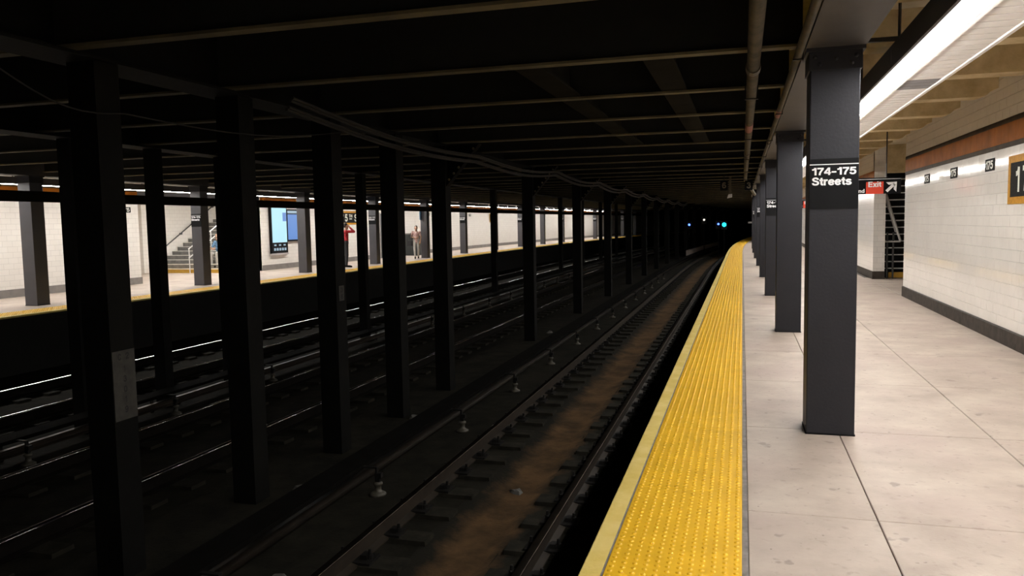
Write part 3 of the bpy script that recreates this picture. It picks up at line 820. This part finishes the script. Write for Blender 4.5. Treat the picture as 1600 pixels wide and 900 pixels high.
# third rails with cover board and insulators
def third_rail(x, label, ins=True):
    r = empty('third_rail', (x, 0, 0))
    MB().run([(a, -1.02+b) for a, b in ((-0.05, -0.1), (0.05, -0.1), (0.05, -0.085), (0.01, -0.075), (0.01, -0.03), (0.035, -0.02), (0.035, 0), (-0.035, 0), (-0.035, -0.02), (-0.01, -0.03), (-0.01, -0.075), (-0.05, -0.085))], Y0, Y1, 2.0).build('contact_rail', M['railheadworn'], r)
    MB().run([(-0.17, -0.93), (0.12, -0.93), (0.12, -0.885), (-0.17, -0.885)], Y0, Y1, 2.0).build('cover_board', M['board'], r)
    y = 7.35-2.6*3
    while y < 40:
        o = inst('insulator', INS, r, (0.0, y, -1.2))
        inst('bracket', BRK, r, (0.0, y, -1.2))
        y += 2.6
    tag(r, label, 'third rail', 'third rails')
INS = fixn(MB().lathe((0.28, 0, 0), [(0.085, 0), (0.085, 0.02), (0.06, 0.035), (0.035, 0.05), (0.032, 0.10), (0.05, 0.115), (0.05, 0.135), (0.028, 0.145)], 12).mesh('insulator', M['porcelain'], True))
kb = MB(); kb.box(0.255, 0.305, -0.02, 0.02, 0.145, 0.22); kb.box(0.27, 0.33, -0.03, 0.03, 0.19, 0.24); kb.box(-0.15, 0.27, -0.02, 0.02, 0.285, 0.30); kb.box(0.262, 0.282, -0.02, 0.02, 0.2, 0.30); kb.box(-0.16, -0.14, -0.03, 0.03, 0, 0.29)
BRK = fixn(kb.mesh('bracket', M['clip']))
third_rail(-3.92, 'third rail with dark cover board and pale insulators left of the near track')
third_rail(-8.55, 'third rail with dark cover board along the middle track')
# dirt curb between third rail and columns
o = MB().run([(-4.15, -1.2), (-4.22, -1.12), (-5.3, -1.12), (-5.35, -1.2)], Y0, Y1, 2.0).build('column_curb', M['trackbed'], bed)
# low pale wall and signals deep in the tunnel
o = MB().run([(-4.45, -1.2), (-4.2, -1.2), (-4.2, -0.62), (-4.45, -0.62)], 60, 82, 2.0).build('low_wall', M['whitewall'])
tag(o, 'low pale concrete wall far down the left side of the near track', 'wall')

# ------------------------------------------------------------------ platform lights
FX = 1.98
LX0, LX1 = 1.078, 1.205
hb = MB(); hb.box(1.02, 1.04, 0.004, FX-0.004, 2.670, 2.83); hb.box(1.04, 1.235, 0.004, FX-0.004, 2.81, 2.83); hb.box(1.215, 1.235, 0.004, FX-0.004, 2.705, 2.81)
house_me = fixn(hb.mesh('housing', M['housing']))
tb = MB(); tb.box(1.0405, LX0, 0.004, FX-0.004, 2.692, 2.705); tb.box(LX1, 1.233, 0.004, FX-0.004, 2.692, 2.705); tb.box(LX0, LX1, 0.004, 0.02, 2.692, 2.705); tb.box(LX0, LX1, FX-0.02, FX-0.004, 2.692, 2.705)
trim_me = fixn(tb.mesh('lens_frame', M['trim']))
lens_me = fixn(MB().poly([(LX0, 0.02, 2.70), (LX0+0.008, 0.02, 2.676), (LX0+0.03, 0.02, 2.668), (LX1-0.03, 0.02, 2.668), (LX1-0.008, 0.02, 2.676), (LX1, 0.02, 2.70)], (0, FX-0.04, 0)).mesh('lens', M['lens']))
rod_b = MB(); rod_b.tube([(1.13, 0.35, 2.83), (1.13, 0.35, 3.44)], 0.012, 6); rod_b.box(0.82, 1.16, 0.33, 0.37, 2.93, 2.96); rod_b.box(0.83, 0.87, 0.31, 0.39, 2.90, 3.0)
rod_me = fixn(rod_b.mesh('hanger', M['housing']))
def fixture(x, y, label, group, rz=0.0):
    r = empty('light_fixture', (x, y, 0), rz)
    inst('housing', house_me, r); inst('lens_frame', trim_me, r); inst('lens', lens_me, r); inst('hanger', rod_me, r)
    tag(r, label, 'light', group)
    return r
slat_me = fixn(MB().box(1.262, 1.525, 0.010, 0.155, 2.700, 2.706).mesh('slat', M['slat']))
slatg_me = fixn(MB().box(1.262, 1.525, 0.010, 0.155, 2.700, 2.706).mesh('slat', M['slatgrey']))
eb = MB(); eb.box(1.24, 1.262, 0, FX, 2.69, 2.73); eb.box(1.525, 1.552, 0, FX, 2.688, 2.80)
edge_me = fixn(eb.mesh('edge_trim', M['slat']))
back_me = fixn(MB().box(1.24, 1.552, 0, FX, 2.735, 2.80).mesh('tray_back', M['dark']))
def raceway(x, y, label, grey=()):
    r = empty('cable_raceway', (x, y, 0))
    inst('edge_trim', edge_me, r); inst('tray_back', back_me, r)
    for k in range(12):
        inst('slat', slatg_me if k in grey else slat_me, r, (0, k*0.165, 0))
    tag(r, label, 'raceway', 'slotted raceways beside the near lights')
for k in range(-7, 26):
    y = 6.34+k*FX
    kk = k+7
    fixture(bend(y), y, '%s fluorescent light of the near platform row, counted from behind the viewpoint' % ORD[kk], 'fluorescent lights over the near platform')
    if y < 45:
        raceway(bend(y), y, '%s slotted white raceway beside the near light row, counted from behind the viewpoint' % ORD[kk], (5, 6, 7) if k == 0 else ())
for k in range(0, 40):
    y = 4.4+k*FX
    fixture(-14.46+bend(y), y+FX, '%s fluorescent light from the left over the far platform' % ORD[k], 'fluorescent lights over the far platform', math.pi)
for k in range(5):
    y = 19.9+k*FX
    fixture(-19.6, y, '%s fluorescent light from the left over the far stair recess' % ORD[k], 'lights over the far stair recess')

# ------------------------------------------------------------------ pipes, cables
pp = empty('ceiling_pipe', (0.075, 0, 2.80))
MB().tube([(0, -6, 0), (0, 25.5, 0), (0.06, 26.2, -0.05), (0.3, 27.0, -0.4)], 0.048, 12).build('pipe_run', M['pipe'], pp, smooth=True)
for y, m in ((6.6, 'pipe'), (10.4, 'redpaint'), (15.0, 'pipe'), (20.5, 'pipe')):
    MB().tube([(0, y, 0), (0, y+0.16 if m == 'pipe' else y+0.8, 0)], 0.058 if m == 'pipe' else 0.050, 12).build('coupling', M[m], pp)
for y in range(4, 26, 4):
    MB().box(-0.06, 0.06, y-0.02, y+0.02, -0.06, -0.05).box(-0.062, -0.052, y-0.02, y+0.02, -0.06, 0.12).box(0.052, 0.062, y-0.02, y+0.02, -0.06, 0.12).build('pipe_strap', M['clip'], pp)
tag(pp, 'thick dusty pipe under the joists above the yellow strip', 'pipe')
pp = empty('conduit', (0.368, 0, 2.745))
MB().tube([(0, -6, 0), (0, 34, 0)], 0.028, 10).build('pipe_run', M['pipe'], pp, smooth=True)
for y, m in ((8.9, 'redpaint'), (12.5, 'pipe'), (17.9, 'pipe')):
    MB().tube([(0, y, 0), (0, y+(0.5 if m == 'redpaint' else 0.12), 0)], 0.03 if m == 'redpaint' else 0.037, 10).build('coupling', M[m], pp)
for y in range(3, 33, 3):
    MB().box(-0.035, 0.035, y-0.015, y+0.015, -0.036, -0.028).box(0.028, 0.036, y-0.015, y+0.015, -0.036, 0.08).build('pipe_strap', M['clip'], pp)
tag(pp, 'thin conduit beside the girder above the near platform columns', 'pipe')
# sagging cables along the near track columns
def cable(x, pts, r_, label):
    P = []
    for (ya, za), (yb, zb) in zip(pts[:-1], pts[1:]):
        for t in range(8):
            u = t/8
            P.append((x+bend(ya+(yb-ya)*u), ya+(yb-ya)*u, za+(zb-za)*u-0.10*math.sin(math.pi*u)))
    P.append((x+bend(pts[-1][0]), pts[-1][0], pts[-1][1]))
    o = MB().tube(P, r_, 6).build('hanging_cable', M['cable'])
    tag(o, label, 'cable', 'cables hung along the track columns')
cable(-4.57, [(3.1, 2.86), (4.03, 2.66), (5.1, 2.50), (8.6, 2.72)], 0.006, 'single thin cable sagging across the upper left columns')
for k in range(4):
    pts = [(y, z+0.04*k-0.02*(k % 2)) for y, z in [(6.6, 2.70), (12.04, 2.58)]+[(12.04+PS*q, 2.66) for q in range(1, 9)]]
    cable(-4.08+0.022*k, pts, 0.016, ['lowest', 'second lowest', 'second highest', 'highest'][k]+' of four sagging cables along the near track columns')

# ------------------------------------------------------------------ signs
def exit_sign(x0, y, z0, label, txt=True):
    r = empty('exit_sign', (x0, y, z0))
    W, H = 1.42, 0.30
    MB().box(0, W, 0, 0.05, 0, H).build('sign_body', M['signblack'], r)
    MB().box(0.82, 1.12, -0.006, 0.0, 0.0, 0.225).build('red_panel', M['red'], r)
    MB().box(0.0, W, -0.004, 0.0, 0.268, 0.276).build('sign_line', M['signwhite'], r)
    inst('lettering', text_mesh('Exit', 0.225, 0.105, M['signwhite']), r, (0.97, -0.008, 0.175))
    inst('lettering', text_mesh('and', 0.16, 0.07, M['signwhite']), r, (0.715, -0.004, 0.06))
    a = MB()
    c, s = math.cos(math.radians(45)), math.sin(math.radians(45))
    def ar(pts): return [(1.265+c*p-s*q, -0.006, 0.135+s*p+c*q) for p, q in pts]
    a.poly(ar([(-0.13, -0.026), (0.06, -0.026), (0.06, 0.026), (-0.13, 0.026)]), (0, 0.005, 0))
    a.poly(ar([(0.115, 0.0), (-0.02, 0.125), (-0.02, 0.06), (0.05, 0.0), (-0.02, -0.06), (-0.02, -0.125)][::1]), (0, 0.005, 0))
    a.build('arrow', M['signwhite'], r)
    for xx in (0.55, 1.17):
        MB().tube([(xx, 0.025, H), (xx, 0.025, 3.44-z0)], 0.012, 6).build('hanger_rod', M['housing'], r)
    tag(r, label, 'sign', 'exit signs')
exit_sign(2.82-1.42, 16.2, 2.035, 'black hanging sign with red Exit panel and white arrow by the passage')
exit_sign(1.93-0.82, 28.0, 1.94, 'small distant red Exit sign glimpsed left of the nearest platform column')
def stop_marker(x, y, z, s_, label):
    r = empty('stop_marker', (x, y, z))
    MB().box(-0.11, 0.11, 0, 0.015, -0.14, 0.14).build('board', M['signblack'], r)
    inst('lettering', text_mesh(s_, 0.12, 0.18, M['markerpaint']), r, (0, -0.002, 0))
    MB().tube([(0, 0.02, 0.14), (0, 0.02, 3.44-z)], 0.012, 6).build('hanger_rod', M['clip'], r)
    tag(r, label, 'sign', 'train stop markers')
stop_marker(-0.53, 24.5, 2.62, '6', 'left of two dim hanging stop marker boards, lettered 6')
stop_marker(0.17, 24.5, 2.60, '3', 'right of two dim hanging stop marker boards, lettered 3')
dl = empty('drop_lamp', (-0.37, 25.5, 2.26))
MB().box(-0.03, 0.03, -0.02, 0.02, 0.12, 1.18).build('drop_bar', M['pipe'], dl)
MB().poly([(-0.09, -0.05, 0), (0.06, -0.05, 0.03), (0.06, -0.05, 0.13), (-0.05, -0.05, 0.12)], (0, 0.1, 0)).build('lamp_head', M['trim'], dl)
tag(dl, 'small lamp head on a bar dropped from the tunnel ceiling', 'lamp')
ws = empty('end_sign', (0.60, 62.0, 1.36))
MB().box(-0.2, 0.25, 0, 0.03, -0.06, 0.06).build('sign_board', M['signwhite'], ws)
MB().tube([(0, 0.03, 0.06), (0, 0.03, 2.08)], 0.012, 6).build('hanger_rod', M['clip'], ws)
tag(ws, 'tiny white sign board at the far end of the platform', 'sign')
def signal(x, y, lamps, label, z):
    r = empty('track_signal', (x, y, -1.2))
    MB().tube([(0, 0.1, 0), (0, 0.1, z+1.2)], 0.035, 8).build('mast', M['steel'], r)
    MB().cbox(-0.2, 0.2, 0, 0.22, z+1.2-0.35, z+1.2+0.25, 0.03).build('signal_head', M['dark'], r)
    for dx, dz, rr, m in lamps:
        MB().tube([(dx, 0.0, z+1.2+dz), (dx, -0.03, z+1.2+dz)], rr, 12).build('signal_lens', M[m], r)
        h = MB(); h.tube([(dx, 0.0, z+1.2+dz+rr+0.01), (dx, -0.14, z+1.2+dz+rr+0.02)], 0.02, 6); h.build('visor', M['dark'], r)
    tag(r, label, 'signal', 'tunnel signals')
signal(-1.28, 60.0, [(0.0, 0, 0.15, 'cyansig')], 'tunnel signal with a bright cyan lamp straight down the track', 1.24)
signal(-1.70, 60.4, [(0.0, 0, 0.075, 'bluesig')], 'small blue signal lamp touching the left of the cyan signal', 1.29)
signal(-4.15, 66.0, [(0.0, 0, 0.09, 'bluesig')], 'blue signal lamp alone at the left of the tunnel', 1.24)
signal(-2.98, 66.0, [(0.0, 0, 0.085, 'whitesig')], 'small white tunnel lamp between the blue and cyan signals', 1.62)

# ------------------------------------------------------------------ far platform things
def kiosk():
    r = empty('map_kiosk', (WL+0.01, 26.97, 0), math.pi/2)
    MB().cbox(-0.57, 0.57, -0.10, 0, 0.60, 2.42, 0.02).build('frame', M['signblack'], r)
    MB().box(-0.57, 0.57, -0.11, 0, 0.56, 0.62).build('sill', M['trim'], r)
    MB().box(-0.50, 0.50, -0.106, -0.09, 1.03, 2.36).build('map_screen', M['screenmap'], r)
    MB().box(0.24, 0.49, -0.110, -0.10, 1.85, 2.18).build('map_inset', M['screenblue'], r)
    for k in range(5):
        MB().box(-0.42+k*0.18, -0.30+k*0.18, -0.106, -0.09, 0.72, 0.82).build('screen_icon', M['icon'], r)
    for k in range(3):
        MB().box(-0.40+k*0.32, -0.26+k*0.32, -0.106, -0.09, 0.90, 0.96).build('screen_icon', M['icon'], r)
    tag(r, 'tall black kiosk with glowing pale cyan map screen on far wall', 'kiosk')
kiosk()
r = empty('info_screen', (WL+0.01, 28.05, 0), math.pi/2)
MB().cbox(-0.50, 0.62, -0.08, 0, 1.05, 2.32, 0.015).build('frame', M['signblack'], r)
MB().box(-0.45, 0.57, -0.086, -0.07, 1.12, 2.12).build('screen', M['screenblue'], r)
MB().box(-0.45, 0.57, -0.086, -0.07, 2.16, 2.26).build('screen_header', M['icon'], r)
tag(r, 'smaller glowing blue screen right of the map kiosk', 'screen')
name_mosaic(WL+0.001, 32.92, 1.68, 2.30, -1, 2.65, 'black station name mosaic with ochre border above the person in red', '175TH ST')
name_mosaic(WL+0.001+bend(54.5), 54.5, 1.73, 2.31, -1, 2.65, 'distant black station name mosaic on the far right of the far wall', '175TH ST')
number_plaque(WL+0.001, 19.15, 2.20, -1, 'black 175 plaque at the left edge of the far stair recess')
number_plaque(-21.98, 24.0, 2.26, -1, 'black 175 plaque deep inside the far stair recess')
for yk, l in ((42.4, 'leftmost'), (45.6, 'second'), (49.4, 'third')):
    number_plaque(WL+0.001+bend(yk), yk, 2.2, -1, l+' black 175 plaque on the far wall right of the cabinet')
cb = empty('utility_cabinet', (-16.9, 39.3, 0))
MB().cbox(-0.4, 0.4, -0.5, 0.5, 0.0, 1.12, 0.02).build('body', M['greycab'], cb)
MB().box(-0.43, 0.43, -0.53, 0.53, 1.12, 1.18).build('lid', M['greybase'], cb)
MB().box(-0.005, 0.005, -0.506, -0.49, 0.05, 1.08).build('door_seam', M['dark'], cb)
MB().box(0.05, 0.08, -0.52, -0.49, 0.55, 0.68).build('handle', M['alu'], cb)
tag(cb, 'dark grey steel cabinet with pale lid against the far wall', 'cabinet')
ss = MB().box(-14.93, -14.78, 46.995, 47.035, 1.45, 1.63).build('column_notice', M['signwhite'])
tag(ss, 'small white notice on a far platform column', 'notice')
hs = MB().box(-0.02, 0.02, -0.1, 0.1, 1.85, 2.3).build('blue_notice', M['screenblue'], None, (-14.98, 35.75, 0))
hs.data.materials[0] = M['bluecloth']
tag(hs, 'narrow blue notice on the far column beside the walking person', 'notice')

# ------------------------------------------------------------------ people
def capsules(caps, name, m, parent, voxel=0.011):
    import bmesh
    bm = bmesh.new()
    for c in caps:
        p0, p1, r0, r1 = Vector(c[0]), Vector(c[1]), c[2], c[3]
        sc = c[4] if len(c) > 4 else (1, 1, 1)
        n = max(2, int((p1-p0).length/(min(r0, r1)*0.6))+1)
        for i in range(n):
            t = i/(n-1)
            p = p0.lerp(p1, t); r = r0+(r1-r0)*t
            bmesh.ops.create_icosphere(bm, subdivisions=2, radius=r, matrix=Matrix.Translation(p) @ Matrix.Diagonal((*sc, 1)))
    me = bpy.data.meshes.new(name)
    bm.to_mesh(me); bm.free()
    o = bpy.data.objects.new(name, me); COL.objects.link(o)
    md = o.modifiers.new('r', 'REMESH'); md.mode = 'VOXEL'; md.voxel_size = voxel; md.use_smooth_shade = True
    sm = o.modifiers.new('s', 'SMOOTH'); sm.iterations = 3; sm.factor = 0.5
    dg = bpy.context.evaluated_depsgraph_get()
    me2 = bpy.data.meshes.new_from_object(o.evaluated_get(dg))
    bpy.data.objects.remove(o)
    me2.name = name
    me2.materials.clear(); me2.materials.append(m)
    for p in me2.polygons: p.use_smooth = True
    return inst(name, me2, parent)

def hand(wrist, d, side, up):
    """palm and five fingers leaving wrist along d; up = back-of-hand normal"""
    w_, d, up = Vector(wrist), Vector(d).normalized(), Vector(up).normalized()
    s = d.cross(up).normalized()*side
    C = [(w_, w_+d*0.085, 0.026, 0.030)]
    for k, L in enumerate((0.068, 0.078, 0.072, 0.056)):
        b = w_+d*0.085+s*(0.033-0.022*k)
        m_ = b+d*L*0.55-up*0.008
        C.append((b, m_, 0.011, 0.0105)); C.append((m_, m_+d*L*0.45-up*0.022, 0.0105, 0.009))
    b = w_+d*0.03+s*0.025
    C.append((b, b+d*0.035+s*0.028, 0.014, 0.012)); C.append((b+d*0.035+s*0.028, b+d*0.065+s*0.034-up*0.01, 0.012, 0.010))
    return C

def person(name, loc, rz, J, h, mats, label, hairlong=False, bag=False, sleeves='long'):
    """J: joint positions in metres, figure faces +Y; R = right (+X), L = left"""
    root = empty('person', loc, rz)
    S = h/1.72
    V = {k: Vector(v)*S for k, v in J.items()}
    hd = V['head']; nk = V['neck']; ch = V['chest']; pv = V['pelvis']
    fw_ = Vector((0, 1, 0))
    body = [(nk, hd-Vector((0, 0, 0.06*S)), 0.055*S, 0.05*S), (hd+Vector((0, 0.0, 0.03*S)), hd+Vector((0, 0.01*S, 0.02*S)), 0.092*S, 0.092*S, (0.86, 1.0, 1.12)),
            (hd+Vector((0, 0.03*S, -0.07*S)), hd+Vector((0, 0.045*S, -0.075*S)), 0.05*S, 0.042*S),
            (hd+Vector((0, 0.095*S, 0.005*S)), hd+Vector((0, 0.112*S, -0.022*S)), 0.012*S, 0.016*S)]
    for s in (-1, 1):
        body.append((hd+Vector((s*0.082*S, -0.005, 0.0)), hd+Vector((s*0.082*S, -0.008, 0.03*S)), 0.014*S, 0.018*S))
    body += [(pv, ch, 0.115*S, 0.13*S, (1.15, 0.8, 1)), (ch, nk, 0.12*S, 0.06*S, (1.25, 0.8, 1))]
    for s, q in ((1, 'R'), (-1, 'L')):
        sh, el, wr, hp, kn, an, toe = V['sh'+q], V['el'+q], V['wr'+q], V['hp'+q], V['kn'+q], V['an'+q], V['toe'+q]
        body += [(ch+(sh-ch)*0.5, sh, 0.07*S, 0.055*S), (sh, el, 0.048*S, 0.038*S), (el, wr, 0.038*S, 0.026*S),
                 (hp, kn, 0.078*S, 0.052*S), (kn, an, 0.052*S, 0.036*S), (an, toe, 0.036*S, 0.028*S)]
        d = wr-el
        body += hand(wr, J.get('hd'+q, tuple(d)), s, J.get('up'+q, (s, 0, 0.3)))
    capsules(body, 'body', mats['skin'], root, 0.009)
    top = [(pv+Vector((0, 0, -0.06*S)), ch, 0.135*S, 0.145*S, (1.15, 0.82, 1)), (ch, nk-Vector((0, 0, 0.03*S)), 0.135*S, 0.075*S, (1.25, 0.82, 1))]
    for q in 'RL':
        sh, el, wr = V['sh'+q], V['el'+q], V['wr'+q]
        top += [(ch+(sh-ch)*0.5, sh, 0.08*S, 0.068*S)]
        if sleeves == 'long': top += [(sh, el, 0.062*S, 0.054*S), (el, el.lerp(wr, 0.9), 0.052*S, 0.04*S)]
        else: top += [(sh, sh.lerp(el, 0.7), 0.062*S, 0.056*S)]
    capsules(top, 'jacket', mats['top'], root)
    leg = [(V['hpR']+Vector((0, 0, 0.05*S)), V['hpL']+Vector((0, 0, 0.05*S)), 0.105*S, 0.105*S)]
    for q in 'RL':
        leg += [(V['hp'+q], V['kn'+q], 0.092*S, 0.066*S), (V['kn'+q], V['kn'+q].lerp(V['an'+q], 0.93), 0.066*S, 0.052*S)]
    capsules(leg, 'trousers', mats['leg'], root)
    for q in 'RL':
        an, toe = V['an'+q], V['toe'+q]
        capsules([(an+Vector((0, -0.03*S, -0.02*S)), toe, 0.048*S, 0.040*S), (an, an+Vector((0, 0, 0.03)), 0.046*S, 0.044*S)], 'shoe', mats['shoe'], root)
    hr_ = [(hd+Vector((0, -0.025*S, 0.075*S)), hd+Vector((0, -0.04*S, 0.03*S)), 0.088*S, 0.088*S, (0.98, 1.0, 0.9))]
    if hairlong: hr_ += [(hd+Vector((0, -0.06*S, 0.03*S)), hd+Vector((0, -0.085*S, -0.16*S)), 0.075*S, 0.05*S)]
    capsules(hr_, 'hair', mats['hair'], root)
    for s in (-1, 1):
        capsules([(hd+Vector((s*0.032*S, 0.083*S, 0.02*S)), hd+Vector((s*0.033*S, 0.084*S, 0.02*S)), 0.010*S, 0.010*S)], 'eye', M['signwhite'], root, 0.004)
    capsules([(hd+Vector((-0.018*S, 0.088*S, -0.058*S)), hd+Vector((0.018*S, 0.088*S, -0.058*S)), 0.007*S, 0.007*S)], 'mouth', M['redpaint'], root, 0.004)
    tag(root, label, 'person')
    return root
STAND = dict(head=(0, 0.02, 1.60), neck=(0, 0, 1.44), chest=(0, 0, 1.27), pelvis=(0, 0, 0.98),
             shR=(0.18, 0, 1.40), elR=(0.23, -0.02, 1.12), wrR=(0.23, 0.06, 0.88), shL=(-0.18, 0, 1.40), elL=(-0.23, -0.02, 1.12), wrL=(-0.23, 0.06, 0.88),
             hpR=(0.09, 0, 0.92), knR=(0.10, 0.02, 0.50), anR=(0.10, -0.02, 0.085), toeR=(0.12, 0.17, 0.042), hpL=(-0.09, 0, 0.92), knL=(-0.10, 0.02, 0.50), anL=(-0.10, -0.02, 0.085), toeL=(-0.12, 0.17, 0.042))
j = dict(STAND)
j.update(elR=(0.20, 0.30, 1.40), wrR=(0.10, 0.16, 1.56), hdR=(-0.3, -0.45, 0.75), upR=(0.6, 0.6, 0.3), head=(0, 0.03, 1.595), elL=(-0.24, -0.03, 1.12), wrL=(-0.24, 0.04, 0.88))
person('person', (-14.86, 27.9, 0), math.radians(-55), j, 1.72, dict(skin=M['skin'], top=M['redcloth'], leg=M['blackcloth'], shoe=M['signblack'], hair=M['hair']), 'person in red jacket and black trousers raising a hand to the head')
j = dict(STAND)
j.update(elR=(0.25, 0.0, 1.15), wrR=(0.05, 0.20, 1.10), hdR=(-1, 0.1, 0.2), upR=(0, 1, 0.2), elL=(-0.25, 0.0, 1.15), wrL=(-0.20, 0.10, 0.90),
         knR=(0.10, 0.16, 0.52), anR=(0.08, 0.20, 0.10), toeR=(0.08, 0.37, 0.05), knL=(-0.10, 0.05, 0.50), anL=(-0.09, -0.22, 0.12), toeL=(-0.09, -0.08, 0.045))
p2 = person('person', (-14.98, 35.15, 0), math.radians(-157), j, 1.56, dict(skin=M['skin'], top=M['stripe'], leg=M['palecloth'], shoe=M['signblack'], hair=M['hair']), 'person in patterned pink top and pale trousers walking beside a grey column', True, sleeves='short')
bg = empty('shoulder_bag', (-15.24, 34.97, 0.62))
MB().cbox(-0.14, 0.14, -0.06, 0.06, 0.0, 0.24, 0.03).build('bag_body', M['blackcloth'], bg)
MB().tube([(-0.12, 0, 0.23), (-0.08, 0, 0.42), (0.06, 0, 0.62), (0.13, 0, 0.23)], 0.012, 6).build('strap', M['blackcloth'], bg)
tag(bg, 'black bag hanging at the side of the walking person', 'bag')
j = dict(head=(0, 0.16, 0.86), neck=(0, 0.12, 0.70), chest=(0, 0.08, 0.52), pelvis=(0, 0, 0.20), shR=(0.18, 0.08, 0.64), elR=(0.22, 0.22, 0.42), wrR=(0.10, 0.42, 0.44),
         shL=(-0.18, 0.08, 0.64), elL=(-0.22, 0.22, 0.42), wrL=(-0.08, 0.42, 0.42), hpR=(0.09, 0.02, 0.10), knR=(0.12, 0.40, 0.24), anR=(0.12, 0.40, -0.20), toeR=(0.12, 0.56, -0.27), hpL=(-0.09, 0.02, 0.10), knL=(-0.12, 0.40, 0.24), anL=(-0.12, 0.40, -0.20), toeL=(-0.12, 0.56, -0.27))
person('person', (-18.72, 25.38, 0.475), math.radians(180), j, 1.66, dict(skin=M['skin'], top=M['bluecloth'], leg=M['palecloth'], shoe=M['signblack'], hair=M['hair']), 'person in blue jacket sitting on the far stair')

# ------------------------------------------------------------------ litter on the track bed
for k, (x, y) in enumerate(((-4.02+0.0, 5.0), (-3.55, 5.35), (-4.3, 8.6), (-4.4, 7.1), (-4.45, 10.2), (-4.6, 19.0), (-4.35, 19.9), (-2.3, 7.9))):
    b = MB(); n = 7
    z = -1.12 if x < -4.2 else (-1.2 if x < -2.6 else -1.262)
    top_ = []
    ring = [(x+random.uniform(.05, .12)*math.cos(2*math.pi*i/n), y+random.uniform(.05, .12)*math.sin(2*math.pi*i/n), z) for i in range(n)]
    r2 = [(x+(p[0]-x)*random.uniform(.4, .8), y+(p[1]-y)*random.uniform(.4, .8), z+random.uniform(.02, .05)) for p in ring]
    b.v = ring+r2+[(x, y, z+.045)]
    for i in range(n):
        jn = (i+1) % n
        b.f += [(i, jn, n+jn, n+i), (n+i, n+jn, 2*n)]
    b.f.append(tuple(reversed(range(n))))
    o = b.build('litter_scrap', M['paper'])
    tag(o, 'crumpled litter scrap on the track bed, '+('nearest, beside the third rail', 'just right of the third rail at the bottom', 'by the foot of the third track column', 'by the foot of the second track column', 'by the foot of the fourth track column', 'by a distant track column foot, left of two', 'by a distant track column foot, right of two', 'lying in the brown centre trough')[k], 'litter', 'litter on the track bed')
